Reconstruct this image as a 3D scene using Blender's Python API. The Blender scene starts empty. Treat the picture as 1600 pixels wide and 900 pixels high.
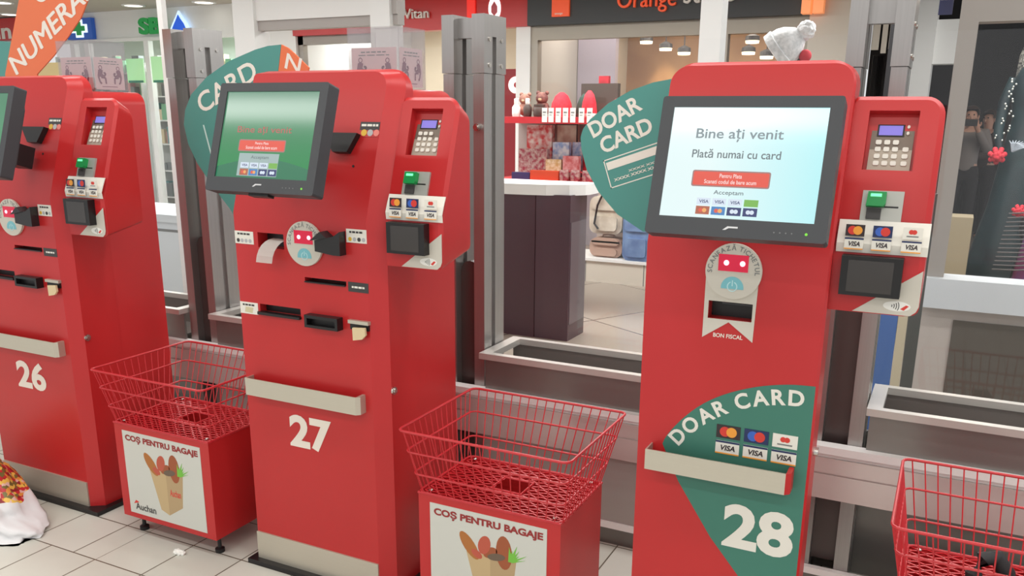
import bpy, bmesh, math, random
from mathutils import Matrix, Vector
random.seed(7)
SC = bpy.context.scene
COL = SC.collection
PI = math.pi

def lin(c):
    c = c / 255.0
    return c / 12.92 if c <= 0.04045 else ((c + 0.055) / 1.055) ** 2.4
def rgb(r, g, b): return (lin(r), lin(g), lin(b), 1.0)

# ------------------------------------------------------------------ camera
F, PITCH, ROLL, YAW, CX, CY = 1352., .2655, .007, .464, 800., 545.
EYE = 1.6
fw = Vector((-math.sin(YAW) * math.cos(PITCH), math.cos(YAW) * math.cos(PITCH), -math.sin(PITCH)))
r0 = Vector((math.cos(YAW), math.sin(YAW), 0)); u0 = r0.cross(fw)
rt = r0 * math.cos(ROLL) + u0 * math.sin(ROLL); up = rt.cross(fw)
cd = bpy.data.cameras.new('camera'); cam = bpy.data.objects.new('camera', cd); COL.objects.link(cam)
cam.matrix_world = Matrix(((rt.x, up.x, -fw.x, 0), (rt.y, up.y, -fw.y, 0), (rt.z, up.z, -fw.z, EYE), (0, 0, 0, 1)))
cd.sensor_width = 36; cd.lens = F / 1600 * 36
cd.shift_y = (CY - 450) / 1600; cd.clip_end = 100
SC.camera = cam

# ------------------------------------------------------------------ world, light, exposure
w = bpy.data.worlds.new('world'); SC.world = w; w.use_nodes = True
w.node_tree.nodes['Background'].inputs[0].default_value = (.985, .99, 1.0, 1)
w.node_tree.nodes['Background'].inputs[1].default_value = .8
SC.view_settings.view_transform = 'Standard'; SC.view_settings.look = 'None'
SC.view_settings.exposure = 0.0; SC.view_settings.gamma = 1.0; SC.view_settings.use_curve_mapping = False

def area(x, y, z, sx, sy, power, col=(1, .99, .97), rot=(0, 0, 0)):
    l = bpy.data.lights.new('ceiling_strip_light', 'AREA'); l.shape = 'RECTANGLE'; l.size = sx; l.size_y = sy
    l.energy = power; l.color = col
    o = bpy.data.objects.new('ceiling_strip_light', l); COL.objects.link(o); o.location = (x, y, z); o.rotation_euler = rot
for yy, pw in ((-2.6, 84), (-.6, 80), (1.4, 74), (2.85, 95)):      # strip light rows over the aisle; last row added to brighten the rail
    area(-1.6, yy, 3.45, 9, .25, pw)
area(-4, 6.2, 2.86, 12, 1.2, 390)                              # mall gallery
area(-9.5, 10.2, 2.7, 6, .8, 190, (.92, 1, .97))               # chemist interior
area(-5.7, 10.3, 2.6, 3, .8, 15, (1, .94, .85))
area(-2.8, 10.9, 2.85, 2.4, .5, 42, (1, .84, .68))  # warm fill added to brighten the middle shop
area(-3.2, 9.6, 2.85, 2, .4, 20, (1, .92, .9))               # fill added to lift the lavender sheet in the middle shop                # phone shop interior

# ------------------------------------------------------------------ materials
MATS = {}
def mk(name, col, rough=.5, metal=0., emit=None, es=1., spec=.5, alpha=None, coat=0.):
    if name in MATS: return MATS[name]
    m = bpy.data.materials.new(name); m.use_nodes = True
    b = m.node_tree.nodes['Principled BSDF']
    b.inputs['Base Color'].default_value = rgb(*col); b.inputs['Roughness'].default_value = rough
    b.inputs['Metallic'].default_value = metal; b.inputs['Specular IOR Level'].default_value = spec
    b.inputs['Coat Weight'].default_value = coat; b.inputs['Coat Roughness'].default_value = .15
    if emit: b.inputs['Emission Color'].default_value = rgb(*emit); b.inputs['Emission Strength'].default_value = es
    MATS[name] = m
    return m
def noise_col(m, c1, c2, scale, detail=3, stretch=None, bump=0.):
    nt = m.node_tree; b = nt.nodes['Principled BSDF']
    tc = nt.nodes.new('ShaderNodeTexCoord'); n = nt.nodes.new('ShaderNodeTexNoise'); r = nt.nodes.new('ShaderNodeValToRGB')
    n.inputs['Scale'].default_value = scale; n.inputs['Detail'].default_value = detail
    src = tc.outputs['Object']
    if stretch:
        mp = nt.nodes.new('ShaderNodeMapping'); mp.inputs['Scale'].default_value = stretch
        nt.links.new(src, mp.inputs[0]); src = mp.outputs[0]
    nt.links.new(src, n.inputs['Vector']); nt.links.new(n.outputs['Fac'], r.inputs[0])
    r.color_ramp.elements[0].position = .35; r.color_ramp.elements[1].position = .65
    r.color_ramp.elements[0].color = rgb(*c1); r.color_ramp.elements[1].color = rgb(*c2)
    nt.links.new(r.outputs[0], b.inputs['Base Color'])
    if bump:
        bp = nt.nodes.new('ShaderNodeBump'); bp.inputs['Strength'].default_value = bump; bp.inputs['Distance'].default_value = .01
        nt.links.new(n.outputs['Fac'], bp.inputs['Height']); nt.links.new(bp.outputs[0], b.inputs['Normal'])
    return m
def glassmat(name, fac=.06, tint=(1, 1, 1), rough=.02):
    m = bpy.data.materials.new(name); m.use_nodes = True; nt = m.node_tree; nt.nodes.clear()
    o = nt.nodes.new('ShaderNodeOutputMaterial'); mx = nt.nodes.new('ShaderNodeMixShader')
    t = nt.nodes.new('ShaderNodeBsdfTransparent'); g = nt.nodes.new('ShaderNodeBsdfGlossy')
    t.inputs[0].default_value = (*tint, 1); g.inputs['Roughness'].default_value = rough
    mx.inputs[0].default_value = fac
    nt.links.new(t.outputs[0], mx.inputs[1]); nt.links.new(g.outputs[0], mx.inputs[2]); nt.links.new(mx.outputs[0], o.inputs[0])
    MATS[name] = m; return m

RED = noise_col(mk('red_paint', (190, 38, 40), .33, spec=.5), (188, 37, 39), (192, 39, 41), 3)
REDW = mk('red_wire', (196, 38, 46), .35)
REDB = mk('red_cabinet_paint', (190, 38, 40), .4)
STEEL = noise_col(mk('brushed_steel', (204, 197, 182), .42, .6), (203, 196, 181), (205, 198, 183), 6, 4, (1, 1, 60))
POST = noise_col(mk('post_steel', (168, 166, 164), .3, .75), (167, 165, 163), (172, 170, 168), 5, 3, (40, 40, 1))
RAILM = mk('rail_aluminium', (244, 244, 242), .4, .0)
FASC = mk('fascia_metal', (222, 212, 208), .25, .3)
DPANEL = mk('grey_panel', (140, 138, 134), .3, .5)
BLACK = mk('black_plastic', (22, 20, 22), .4)
DGREY = mk('monitor_grey', (58, 60, 64), .45)
WHITE = mk('white_print', (232, 228, 218), .5)
PAPER = mk('paper', (238, 236, 230), .7)
TEAL = mk('teal_sign', (78, 146, 138), .45)
TEALS = mk('teal_sticker', (62, 122, 106), .45)
ORANGE = mk('orange_sign', (226, 116, 72), .45)
GREYT = mk('grey_print', (120, 122, 122), .5)
DTEXT = mk('dark_print', (60, 58, 58), .5)
REDT = mk('maroon_print', (150, 44, 44), .5)
NUMW = mk('number_white', (236, 226, 214), .5)
BLUEP = mk('blue_print', (40, 60, 130), .5)
ORP = mk('orange_print', (240, 160, 60), .5)
REDP = mk('red_print', (214, 60, 50), .5)
GOLD = mk('coin_gold', (222, 178, 60), .4)
SILV = mk('coin_silver', (180, 180, 182), .4)
PWR = mk('power_blue', (122, 190, 200), .45)
LED = mk('scanner_led', (255, 120, 150), .4, emit=(255, 170, 190), es=2.2)
LEDW = mk('scanner_window', (150, 20, 40), .2, emit=(200, 16, 60), es=.7)
CHROME = mk('chrome', (200, 196, 190), .18, 1.)
PINB = mk('keypad_metal', (120, 108, 98), .4, .5)
PINL = mk('keypad_light', (168, 156, 142), .45, .3)
KEY = mk('key_white', (226, 222, 212), .5)
LCD = mk('lcd_violet', (110, 100, 180), .3, emit=(132, 122, 206), es=.55)
GREEN = mk('reader_green', (20, 140, 70), .35)
GREENL = mk('reader_light', (120, 255, 170), .35, emit=(90, 240, 150), es=1.2)
DSCR = mk('terminal_screen', (62, 58, 56), .12)
CREAM = mk('cream_wall', (214, 208, 194), .6)
WHITEW = mk('white_wall', (238, 240, 238), .5)
BEIGE = mk('beige_fascia', (168, 158, 146), .6)
DARKS = mk('shop_charcoal', (62, 66, 68), .5)
REDS = mk('shop_red', (196, 40, 40), .3)
DARKW = mk('dark_interior', (26, 25, 28), .7)
CEILM = mk('ceiling_paint', (196, 190, 178), .8)
PURP = mk('counter_purple', (66, 48, 58), .25)
PURPL = mk('counter_grey', (98, 88, 96), .2)
GLASS = glassmat('clear_glass', .025)
ACRYL = glassmat('clear_acrylic', .16, (.93, .91, .91), .05)
TAN = mk('tan_tag', (222, 200, 160), .7)
KRAFT = mk('kraft_paper', (196, 170, 128), .8)
BREAD = mk('bread_crust', (176, 112, 58), .8)
BREAD2 = mk('bread_brown', (160, 88, 56), .8)
LEAF = mk('leaf_green', (120, 190, 70), .7)
PRUNE = mk('box_print_purple', (130, 50, 90), .6)
PINKP = mk('box_print_pink', (228, 204, 206), .7)
SHELFR = mk('shelf_red', (196, 44, 52), .5)

# ------------------------------------------------------------------ mesh helpers
I4 = Matrix.Identity(4)
def frame(o, tilt=0.):
    s, c = math.sin(tilt), math.cos(tilt)
    return Matrix(((1, 0, 0, o[0]), (0, s, -c, o[1]), (0, c, s, o[2]), (0, 0, 0, 1)))
TILT = math.radians(18)
LOWF = frame((0, 0, 0)); UPF = frame((0, 0, 1.28), TILT)
def nb(): return bmesh.new()
def mi_(faces, mi):
    for f in faces: f.material_index = mi
def box(bm, M, u0, u1, v0, v1, n0, n1, mi=0):
    vs = [bm.verts.new(M @ Vector((u, v, n))) for n in (n0, n1) for v in (v0, v1) for u in (u0, u1)]
    fs = [bm.faces.new([vs[i] for i in q]) for q in ((0, 2, 3, 1), (4, 5, 7, 6), (0, 1, 5, 4), (2, 6, 7, 3), (0, 4, 6, 2), (1, 3, 7, 5))]
    mi_(fs, mi); return fs
def wbox(bm, x0, x1, y0, y1, z0, z1, mi=0): return box(bm, I4, x0, x1, y0, y1, z0, z1, mi)
def prism(bm, M, pts, n0, n1, mi=0):
    a = [bm.verts.new(M @ Vector((p[0], p[1], n0))) for p in pts]; b = [bm.verts.new(M @ Vector((p[0], p[1], n1))) for p in pts]
    k = len(pts); fs = [bm.faces.new(b), bm.faces.new(a[::-1])]
    for i in range(k): fs.append(bm.faces.new((a[i], a[(i + 1) % k], b[(i + 1) % k], b[i])))
    mi_(fs, mi); return fs
def circ(cx, cy, r, n=32, a0=0., a1=2 * PI, ry=None):
    ry = ry or r; full = abs(a1 - a0 - 2 * PI) < 1e-6
    return [(cx + r * math.cos(a0 + (a1 - a0) * i / (n if full else n - 1)), cy + ry * math.sin(a0 + (a1 - a0) * i / (n if full else n - 1))) for i in range(n)]
def rrect(u0, u1, v0, v1, r, n=5):
    p = []
    for cx, cy, a in ((u1 - r, v1 - r, 0), (u0 + r, v1 - r, PI / 2), (u0 + r, v0 + r, PI), (u1 - r, v0 + r, 1.5 * PI)):
        p += circ(cx, cy, r, n, a, a + PI / 2)
    return p
def ring(bm, M, cx, cy, r0_, r1_, n0, n1, n=32, a0=0., a1=2 * PI, mi=0):
    full = abs(a1 - a0 - 2 * PI) < 1e-6; k = n if full else n - 1
    for i in range(k):
        A = a0 + (a1 - a0) * i / k; B = a0 + (a1 - a0) * (i + 1) / k
        prism(bm, M, [(cx + r0_ * math.cos(A), cy + r0_ * math.sin(A)), (cx + r1_ * math.cos(A), cy + r1_ * math.sin(A)), (cx + r1_ * math.cos(B), cy + r1_ * math.sin(B)), (cx + r0_ * math.cos(B), cy + r0_ * math.sin(B))], n0, n1, mi)
def tube(bm, pts, r, seg=6, mi=0, closed=False, rr=None):
    pts = [Vector(p) for p in pts]; k = len(pts); rings = []
    for i, p in enumerate(pts):
        if closed: d = pts[(i + 1) % k] - pts[i - 1]
        else: d = pts[min(i + 1, k - 1)] - pts[max(i - 1, 0)]
        d.normalize(); a = Vector((0, 0, 1)) if abs(d.z) < .9 else Vector((1, 0, 0))
        x = d.cross(a).normalized(); y = d.cross(x); q = rr[i] if rr else r
        rings.append([bm.verts.new(p + x * q * math.cos(2 * PI * j / seg) + y * q * math.sin(2 * PI * j / seg)) for j in range(seg)])
    fs = []
    for i in range(k if closed else k - 1):
        A, B = rings[i], rings[(i + 1) % k]
        for j in range(seg): fs.append(bm.faces.new((A[j], A[(j + 1) % seg], B[(j + 1) % seg], B[j])))
    if not closed: fs += [bm.faces.new(rings[0][::-1]), bm.faces.new(rings[-1])]
    mi_(fs, mi); return fs
def lathe(bm, prof, o=(0, 0, 0), seg=24, mi=0, wob=None):
    rings = []; o = Vector(o)
    for r, z in prof:
        rings.append([bm.verts.new(o + Vector(((r * (1 + (wob(2 * PI * j / seg, z) if wob else 0))) * math.cos(2 * PI * j / seg), (r * (1 + (wob(2 * PI * j / seg, z) if wob else 0))) * math.sin(2 * PI * j / seg), z))) for j in range(seg)])
    fs = []
    for A, B in zip(rings, rings[1:]):
        for j in range(seg): fs.append(bm.faces.new((A[j], A[(j + 1) % seg], B[(j + 1) % seg], B[j])))
    fs += [bm.faces.new(rings[0][::-1]), bm.faces.new(rings[-1])]
    mi_(fs, mi); return fs
def ball(bm, c, r, sx=1, sy=1, sz=1, seg=16, mi=0):
    g = bmesh.ops.create_uvsphere(bm, u_segments=seg, v_segments=max(6, seg // 2 + 2), radius=r, matrix=Matrix.Translation(c) @ Matrix.Diagonal((sx, sy, sz, 1)))
    fs = set(f for v in g['verts'] for f in v.link_faces); mi_(fs, mi)
    for f in fs: f.smooth = True
    return g['verts']
def bevel(bm, w_, seg=2, ang=.6):
    es = [e for e in bm.edges if len(e.link_faces) == 2 and e.calc_face_angle(0) > ang]
    bmesh.ops.bevel(bm, geom=es, offset=w_, segments=seg, affect='EDGES', profile=.5)
_tc = {}
def text_raw(s, bold):
    k = (s, bold)
    if k not in _tc:
        c = bpy.data.curves.new('t', 'FONT'); c.body = s; c.size = 1; c.offset = bold; c.extrude = .0; c.resolution_u = 4
        o = bpy.data.objects.new('t', c); COL.objects.link(o); bpy.context.view_layer.update()
        m = bpy.data.meshes.new_from_object(o.evaluated_get(bpy.context.evaluated_depsgraph_get()))
        _tc[k] = ([v.co.copy() for v in m.vertices], [tuple(p.vertices) for p in m.polygons])
        bpy.data.objects.remove(o); bpy.data.curves.remove(c); bpy.data.meshes.remove(m)
    return _tc[k]
def put_text(bm, M, vs, fs, f, n, mi):
    nv = [bm.verts.new(M @ Vector((*f(v), n))) for v in vs]
    for q in fs:
        try: bm.faces.new([nv[i] for i in q]).material_index = mi
        except ValueError: pass
def text(bm, M, s, u0_, u1_, v0, v1, n, bold=.02, mi=0, rot=0., shear=0.):
    """text fitted to the rectangle u0..u1, v0..v1 then turned by rot about its lower left corner"""
    vs, fs = text_raw(s, bold)
    x0 = min(v.x for v in vs); x1 = max(v.x for v in vs); y0 = min(v.y for v in vs); y1 = max(v.y for v in vs)
    c_, s_ = math.cos(rot), math.sin(rot)
    def f(v):
        a = (v.x - x0) / (x1 - x0) * (u1_ - u0_); b = (v.y - y0) / (y1 - y0) * (v1 - v0); a += shear * b
        return (u0_ + a * c_ - b * s_, v0 + a * s_ + b * c_)
    put_text(bm, M, vs, fs, f, n, mi)
def dashes(bm, M, u0_, u1_, v0, v1, n, mi=0, seed=1):
    """a line of print too small to read: word-long strokes"""
    r = random.Random(seed); L_ = u1_ - u0_; u = u0_
    while u < u1_ - L_ * .05:
        w_ = min(L_ * r.uniform(.12, .3), u1_ - u); box(bm, M, u, u + w_, v0, v1, n - .0003, n, mi); u += w_ + L_ * .05
def arc_text(bm, M, s, cx, cy, r, size, a_start, a_end, n, bold=.02, mi=0):
    """characters along a circle, clockwise from a_start to a_end (radians)"""
    W = []
    for ch in s:
        if ch == ' ': W.append(.3); continue
        vs, _ = text_raw(ch, bold); W.append(max(v.x for v in vs) - min(v.x for v in vs) + .1)
    tot = sum(W); acc = 0
    for ch, w_ in zip(s, W):
        a = a_start + (a_end - a_start) * (acc + w_ / 2) / tot; acc += w_
        if ch == ' ': continue
        vs, fs = text_raw(ch, bold); xm = (min(v.x for v in vs) + max(v.x for v in vs)) / 2
        sx = abs(a_end - a_start) * r / (tot * size)
        def f(v):
            x = (v.x - xm) * size * sx; y = v.y * size + r; t = a - PI / 2
            return (cx + x * math.cos(t) - y * math.sin(t), cy + x * math.sin(t) + y * math.cos(t))
        put_text(bm, M, vs, fs, f, n, mi)

def obj(name, bm, mats, parent=None, smooth=None, label=None, loc=None):
    if isinstance(mats, bpy.types.Material): mats = [mats]
    me = bpy.data.meshes.new(name); bmesh.ops.recalc_face_normals(bm, faces=bm.faces); bm.to_mesh(me); bm.free()
    for m in mats: me.materials.append(m)
    if smooth is not None:
        for p in me.polygons: p.use_smooth = True
        me.set_sharp_from_angle(angle=smooth)
    o = bpy.data.objects.new(name, me); COL.objects.link(o)
    if parent: o.parent = parent
    if label: o['label'] = label
    if loc: o.location = loc
    return o
def tag(o, label, cat, group=None):
    o['label'] = label; o['category'] = cat
    if group: o['group'] = group
    return o
def thing(name, label, cat, loc=(0, 0, 0), rotz=0., group=None):
    o = bpy.data.objects.new(name, None); COL.objects.link(o); o.empty_display_size = .1
    o.location = loc; o.rotation_euler = (0, 0, rotz); return tag(o, label, cat, group)
def struct(name, bm, mats, label=None, parent=None):
    o = obj(name, bm, mats, parent); o['kind'] = 'structure'
    if label: o['label'] = label
    return o
def cut(o, bmc):
    """carve the shape bmc out of the mesh o"""
    me = bpy.data.meshes.new('c'); bmesh.ops.recalc_face_normals(bmc, faces=bmc.faces); bmc.to_mesh(me); bmc.free()
    c = bpy.data.objects.new('c', me); COL.objects.link(c); c.matrix_world = o.matrix_world.copy()
    c.parent = o.parent
    md = o.modifiers.new('b', 'BOOLEAN'); md.object = c; md.operation = 'DIFFERENCE'; md.solver = 'EXACT'
    bpy.context.view_layer.update()
    nm = bpy.data.meshes.new_from_object(o.evaluated_get(bpy.context.evaluated_depsgraph_get()))
    o.modifiers.clear(); old = o.data; nm.name = old.name; o.data = nm
    bpy.data.objects.remove(c); bpy.data.meshes.remove(me)

# ------------------------------------------------------------------ the setting
def tile_mat():
    m = bpy.data.materials.new('floor_tiles'); m.use_nodes = True; nt = m.node_tree; b = nt.nodes['Principled BSDF']
    L = nt.links.new; N = nt.nodes.new
    geo = N('ShaderNodeNewGeometry'); sp = N('ShaderNodeSeparateXYZ'); L(geo.outputs['Position'], sp.inputs[0])
    def mth(op, a, bv):
        n = N('ShaderNodeMath'); n.operation = op
        for i, q in enumerate((a, bv)):
            if isinstance(q, (int, float)): n.inputs[i].default_value = q
            else: L(q, n.inputs[i])
        return n.outputs[0]
    gy = mth('GREATER_THAN', sp.outputs['Y'], 1.886); lx = mth('LESS_THAN', sp.outputs['X'], -2.66)
    sh = mth('MULTIPLY', mth('MULTIPLY', gy, lx), .12)
    x = mth('ADD', mth('ADD', sp.outputs['X'], sh), 2.66 + 24.)
    y = mth('ADD', sp.outputs['Y'], -1.886 + 24.5)
    cb = N('ShaderNodeCombineXYZ'); L(x, cb.inputs[0]); L(y, cb.inputs[1])
    br = N('ShaderNodeTexBrick'); br.offset = 0; br.squash = 1
    br.inputs['Scale'].default_value = 1; br.inputs['Brick Width'].default_value = .24; br.inputs['Row Height'].default_value = .245
    br.inputs['Mortar Size'].default_value = .0028; br.inputs['Mortar Smooth'].default_value = .1
    br.inputs['Color1'].default_value = rgb(200, 200, 190); br.inputs['Color2'].default_value = rgb(208, 208, 199); br.inputs['Mortar'].default_value = rgb(96, 88, 74)
    L(cb.outputs[0], br.inputs['Vector'])
    no = N('ShaderNodeTexNoise'); no.inputs['Scale'].default_value = 3; no.inputs['Detail'].default_value = 6; L(geo.outputs['Position'], no.inputs['Vector'])
    mx = N('ShaderNodeMix'); mx.data_type = 'RGBA'; mx.blend_type = 'MULTIPLY'; mx.inputs[0].default_value = .3
    rp = N('ShaderNodeValToRGB'); rp.color_ramp.elements[0].color = (.75, .73, .7, 1); rp.color_ramp.elements[0].position = .3; rp.color_ramp.elements[1].position = .7
    L(no.outputs['Fac'], rp.inputs[0]); L(br.outputs['Color'], mx.inputs[6]); L(rp.outputs[0], mx.inputs[7]); L(mx.outputs[2], b.inputs['Base Color'])
    b.inputs['Roughness'].default_value = .32
    return m
bm = nb(); wbox(bm, -8, 4, -5, 3.2, -.1, 0); struct('floor', bm, tile_mat(), 'beige tiled supermarket floor with dark grout')
def mall_mat():
    m = mk('mall_stone', (150, 138, 126), .22); nt = m.node_tree; b = nt.nodes['Principled BSDF']
    geo = nt.nodes.new('ShaderNodeNewGeometry'); br = nt.nodes.new('ShaderNodeTexBrick'); br.offset = 0
    mp = nt.nodes.new('ShaderNodeMapping'); mp.inputs['Rotation'].default_value = (0, 0, .5); mp.inputs['Location'].default_value = (40, 40, 0)
    nt.links.new(geo.outputs['Position'], mp.inputs[0]); nt.links.new(mp.outputs[0], br.inputs['Vector'])
    br.inputs['Scale'].default_value = 1; br.inputs['Brick Width'].default_value = 1.2; br.inputs['Row Height'].default_value = 1.2; br.inputs['Mortar Size'].default_value = .008
    br.inputs['Color1'].default_value = rgb(158, 146, 134); br.inputs['Color2'].default_value = rgb(170, 160, 148); br.inputs['Mortar'].default_value = rgb(96, 84, 78)
    nt.links.new(br.outputs[0], b.inputs['Base Color']); return m
bm = nb(); wbox(bm, -16, 4, 3.2, 15, -.1, 0); struct('floor_mall', bm, mall_mat(), 'polished stone floor of the gallery beyond the glass')
bm = nb(); wbox(bm, -8, 4, -5, 3.2, 3.6, 3.7); struct('ceiling', bm, CEILM, 'plain ceiling over the checkout aisle')
bm = nb(); wbox(bm, -16, -.1, 3.2, 9.0, 2.94, 3.1); struct('ceiling_mall', bm, CEILM, 'beige gallery ceiling with round downlights')

SY = 9.0                                                        # plane of the shopfronts
# chemist front, left
bm = nb(); wbox(bm, -14, -8.2, SY, SY + .2, 2.56, 2.94); wbox(bm, -14, -8.2, SY - .06, SY, 2.53, 2.57)
struct('wall_left', bm, WHITEW, 'white fascia over the chemist front')
bm = nb()
for x in (-12.6, -11.65, -11.35, -10.15, -9.55, -8.95, -8.45): wbox(bm, x - .045, x + .045, SY - .03, SY + .05, 0, 2.53)
wbox(bm, -14, -8.2, SY - .03, SY + .05, 0, .12)
fr = struct('window_1', bm, WHITEW, 'white framed glazing of the chemist front')
bm = nb(); wbox(bm, -14, -8.2, SY + .0, SY + .008, .12, 2.53); struct('pane', bm, GLASS, parent=fr)
bm = nb(); wbox(bm, -15, -8.2, 11.6, 11.7, 0, 2.95); struct('wall_1', bm, mk('chemist_wall', (206, 216, 204), .6), 'pale green back wall of the chemist')
bm = nb(); wbox(bm, -15, -.2, SY + .2, 13.0, 2.94, 3.05); struct('ceiling_shops', bm, CEILM, 'ceilings inside the shops')
# red phone shop
bm = nb(); wbox(bm, -7.47, -4.25, SY - .15, SY, 2.5, 3.0); struct('wall_2', bm, REDS, 'glossy red fascia of the phone shop')
bm = nb(); wbox(bm, -7.47, -4.25, 11.5, 11.6, 0, 2.95); struct('wall_3', bm, mk('shop_beige', (208, 192, 170), .6), 'beige back wall of the phone shop')
bm = nb(); wbox(bm, -8.2, -7.47, SY - .1, 11.6, 0, 2.95); struct('wall_4', bm, WHITEW, 'white party wall between chemist and phone shop')
bm = nb(); wbox(bm, -4.42, -4.25, SY - .12, SY + .1, 0, 2.94); struct('trim_1', bm, WHITEW, 'pale pier between the red and the dark shopfront')
bm = nb(); wbox(bm, -4.34, -4.25, SY + .1, 12, 0, 2.95); struct('wall_5', bm, CREAM, 'party wall beside the dark fronted shop')
bm = nb()
for x in (-7.43, -6.2): wbox(bm, x - .04, x + .04, SY - .06, SY + .02, 0, 2.5)
wbox(bm, -7.47, -6.16, SY - .06, SY + .02, 2.4, 2.5); wbox(bm, -7.47, -6.16, SY - .06, SY + .02, 1.3, 1.34)
fr = struct('window_4', bm, mk('alu_grey', (150, 144, 136), .4, .4), 'grey framed window of the red phone shop')
bm = nb(); wbox(bm, -7.39, -6.24, SY - .03, SY - .022, 0, 2.4); struct('pane', bm, GLASS, parent=fr)
# dark fronted shop
bm = nb(); wbox(bm, -4.25, -1.36, SY - .2, SY, 2.5, 3.0); struct('wall_6', bm, DARKS, 'charcoal fascia of the middle shop')
bm = nb(); wbox(bm, -4.25, -1.36, SY - .1, SY, 2.36, 2.5); wbox(bm, -4.25, -4.17, SY - .1, SY, 0, 2.36); wbox(bm, -2.2, -2.13, SY - .1, SY, 0, 2.36); wbox(bm, -1.44, -1.36, SY - .1, SY, 0, 2.36)
wn = struct('window_2', bm, mk('alu_beige', (170, 164, 152), .5, .3), 'beige framed shop window under the charcoal fascia')
bm = nb(); wbox(bm, -4.17, -1.44, SY - .05, SY - .042, 0, 2.36); struct('pane', bm, GLASS, parent=wn)
bm = nb(); wbox(bm, -4.25, -1.2, 12.0, 12.1, 0, 2.95); struct('wall_7', bm, noise_col(mk('shop_brown', (168, 134, 104), .6), (150, 116, 90), (186, 152, 116), 1.2), 'brown back wall of the middle shop')
bm = nb(); wbox(bm, -4.24, -3.76, 10.2, 10.3, 0, 2.6); struct('wall_8', bm, mk('shop_lavender', (186, 178, 188), .5), 'grey lavender sheet imitating reflected light in the shop window')  # reflected light of the window put into the colour of a sheet
bm = nb(); wbox(bm, -1.36, -.98, SY - .25, SY + .3, 0, 3.0); struct('trim_2', bm, CREAM, 'cream pier right of the charcoal fascia')
# narrow shop with drapes
bm = nb(); wbox(bm, -.98, -.42, SY - .1, SY + .1, 2.42, 3.0); struct('wall_9', bm, BEIGE, 'beige fascia seen between the post flanges')
bm = nb(); wbox(bm, -.98, -.05, 10.6, 10.7, 0, 3.0); struct('wall_10', bm, DARKW, 'dark back wall of the drapery shop')
bm = nb(); wbox(bm, -.46, -.30, SY - .2, SY + .2, 0, 3.0); struct('trim_3', bm, WHITEW, 'white pier left of the fashion shop')
bm = nb(); wbox(bm, -.30, -.05, SY - .1, SY + .1, 2.05, 2.42); struct('wall_11', bm, WHITEW, 'white fascia beside the window jamb')
# fashion shop window, right
WY = 4.6
bm = nb(); wbox(bm, -.064, 2.5, WY - .11, WY + .06, .722, .864)
wi = struct('window_3', bm, mk('window_white', (206, 212, 216), .4), 'fashion shop window with deep white sill and greige frame')
bm = nb(); wbox(bm, -.064, .014, WY - .06, WY + .06, .864, 3.0); wbox(bm, .014, 2.5, WY - .06, WY + .06, 2.003, 3.0); struct('frame', bm, mk('window_greige', (158, 152, 146), .45), parent=wi)
bm = nb(); wbox(bm, .014, 2.5, WY, WY + .01, .864, 2.003); struct('pane', bm, glassmat('shop_glass', .012), parent=wi)
bm = nb(); wbox(bm, -.064, 2.5, WY - .045, WY + .06, 0, .722); struct('wall_right', bm, mk('wall_greige', (188, 180, 174), .35), 'greige wall under the fashion shop window')
bm = nb(); wbox(bm, .081, 2.5, WY - .055, WY - .045, .0, .662); struct('trim_4', bm, mk('dark_gloss', (92, 86, 80), .12), 'dark glossy inset panel under the fashion window')
bm = nb(); wbox(bm, -.05, 3.5, 14.2, 14.3, 0, 3.0); struct('wall_12', bm, DARKW, 'dark back wall inside the fashion shop')
bm = nb(); wbox(bm, -.5, -.46, 6.6, 14.3, 0, 3.0); struct('wall_13', bm, DARKW, 'dark side wall inside the fashion shop')
bm = nb(); wbox(bm, -.05, 3.5, WY + .06, 14.3, 2.9, 3.0); struct('ceiling_fashion', bm, DARKW, 'dark ceiling inside the fashion shop')

# white frame structure in front of the shops
CYY = 3.9
bm = nb(); wbox(bm, -3.71, -3.56, CYY, CYY + .12, 0, 3.3); struct('trim_5', bm, WHITEW, 'white column behind the teal card sign')
bm = nb(); wbox(bm, -2.78, -2.66, CYY, CYY + .12, 0, 3.3); struct('trim_6', bm, WHITEW, 'white column behind the clear donation box')
bm = nb(); wbox(bm, -3.56, -2.78, CYY + .02, CYY + .1, 2.085, 3.3); struct('trim_7', bm, WHITEW, 'white header panel between two white columns')
bm = nb(); wbox(bm, -3.56, -2.63, CYY + .03, CYY + .09, 2.035, 2.085); wbox(bm, -2.66, -2.63, CYY + .02, CYY + .1, 2.085, 3.3); struct('trim_8', bm, mk('grey_trim', (176, 172, 168), .5), 'grey strip under the white header panel')
bm = nb(); wbox(bm, -1.058, -.966, CYY, CYY + .1, 0, 3.3); struct('trim_9', bm, WHITEW, 'white column in front of the charcoal fascia')
bm = nb(); wbox(bm, -3.655, -3.622, 3.32, 3.35, 0, 3.3); struct('trim_10', bm, WHITEW, 'slim white pole beside the left steel post')

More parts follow.
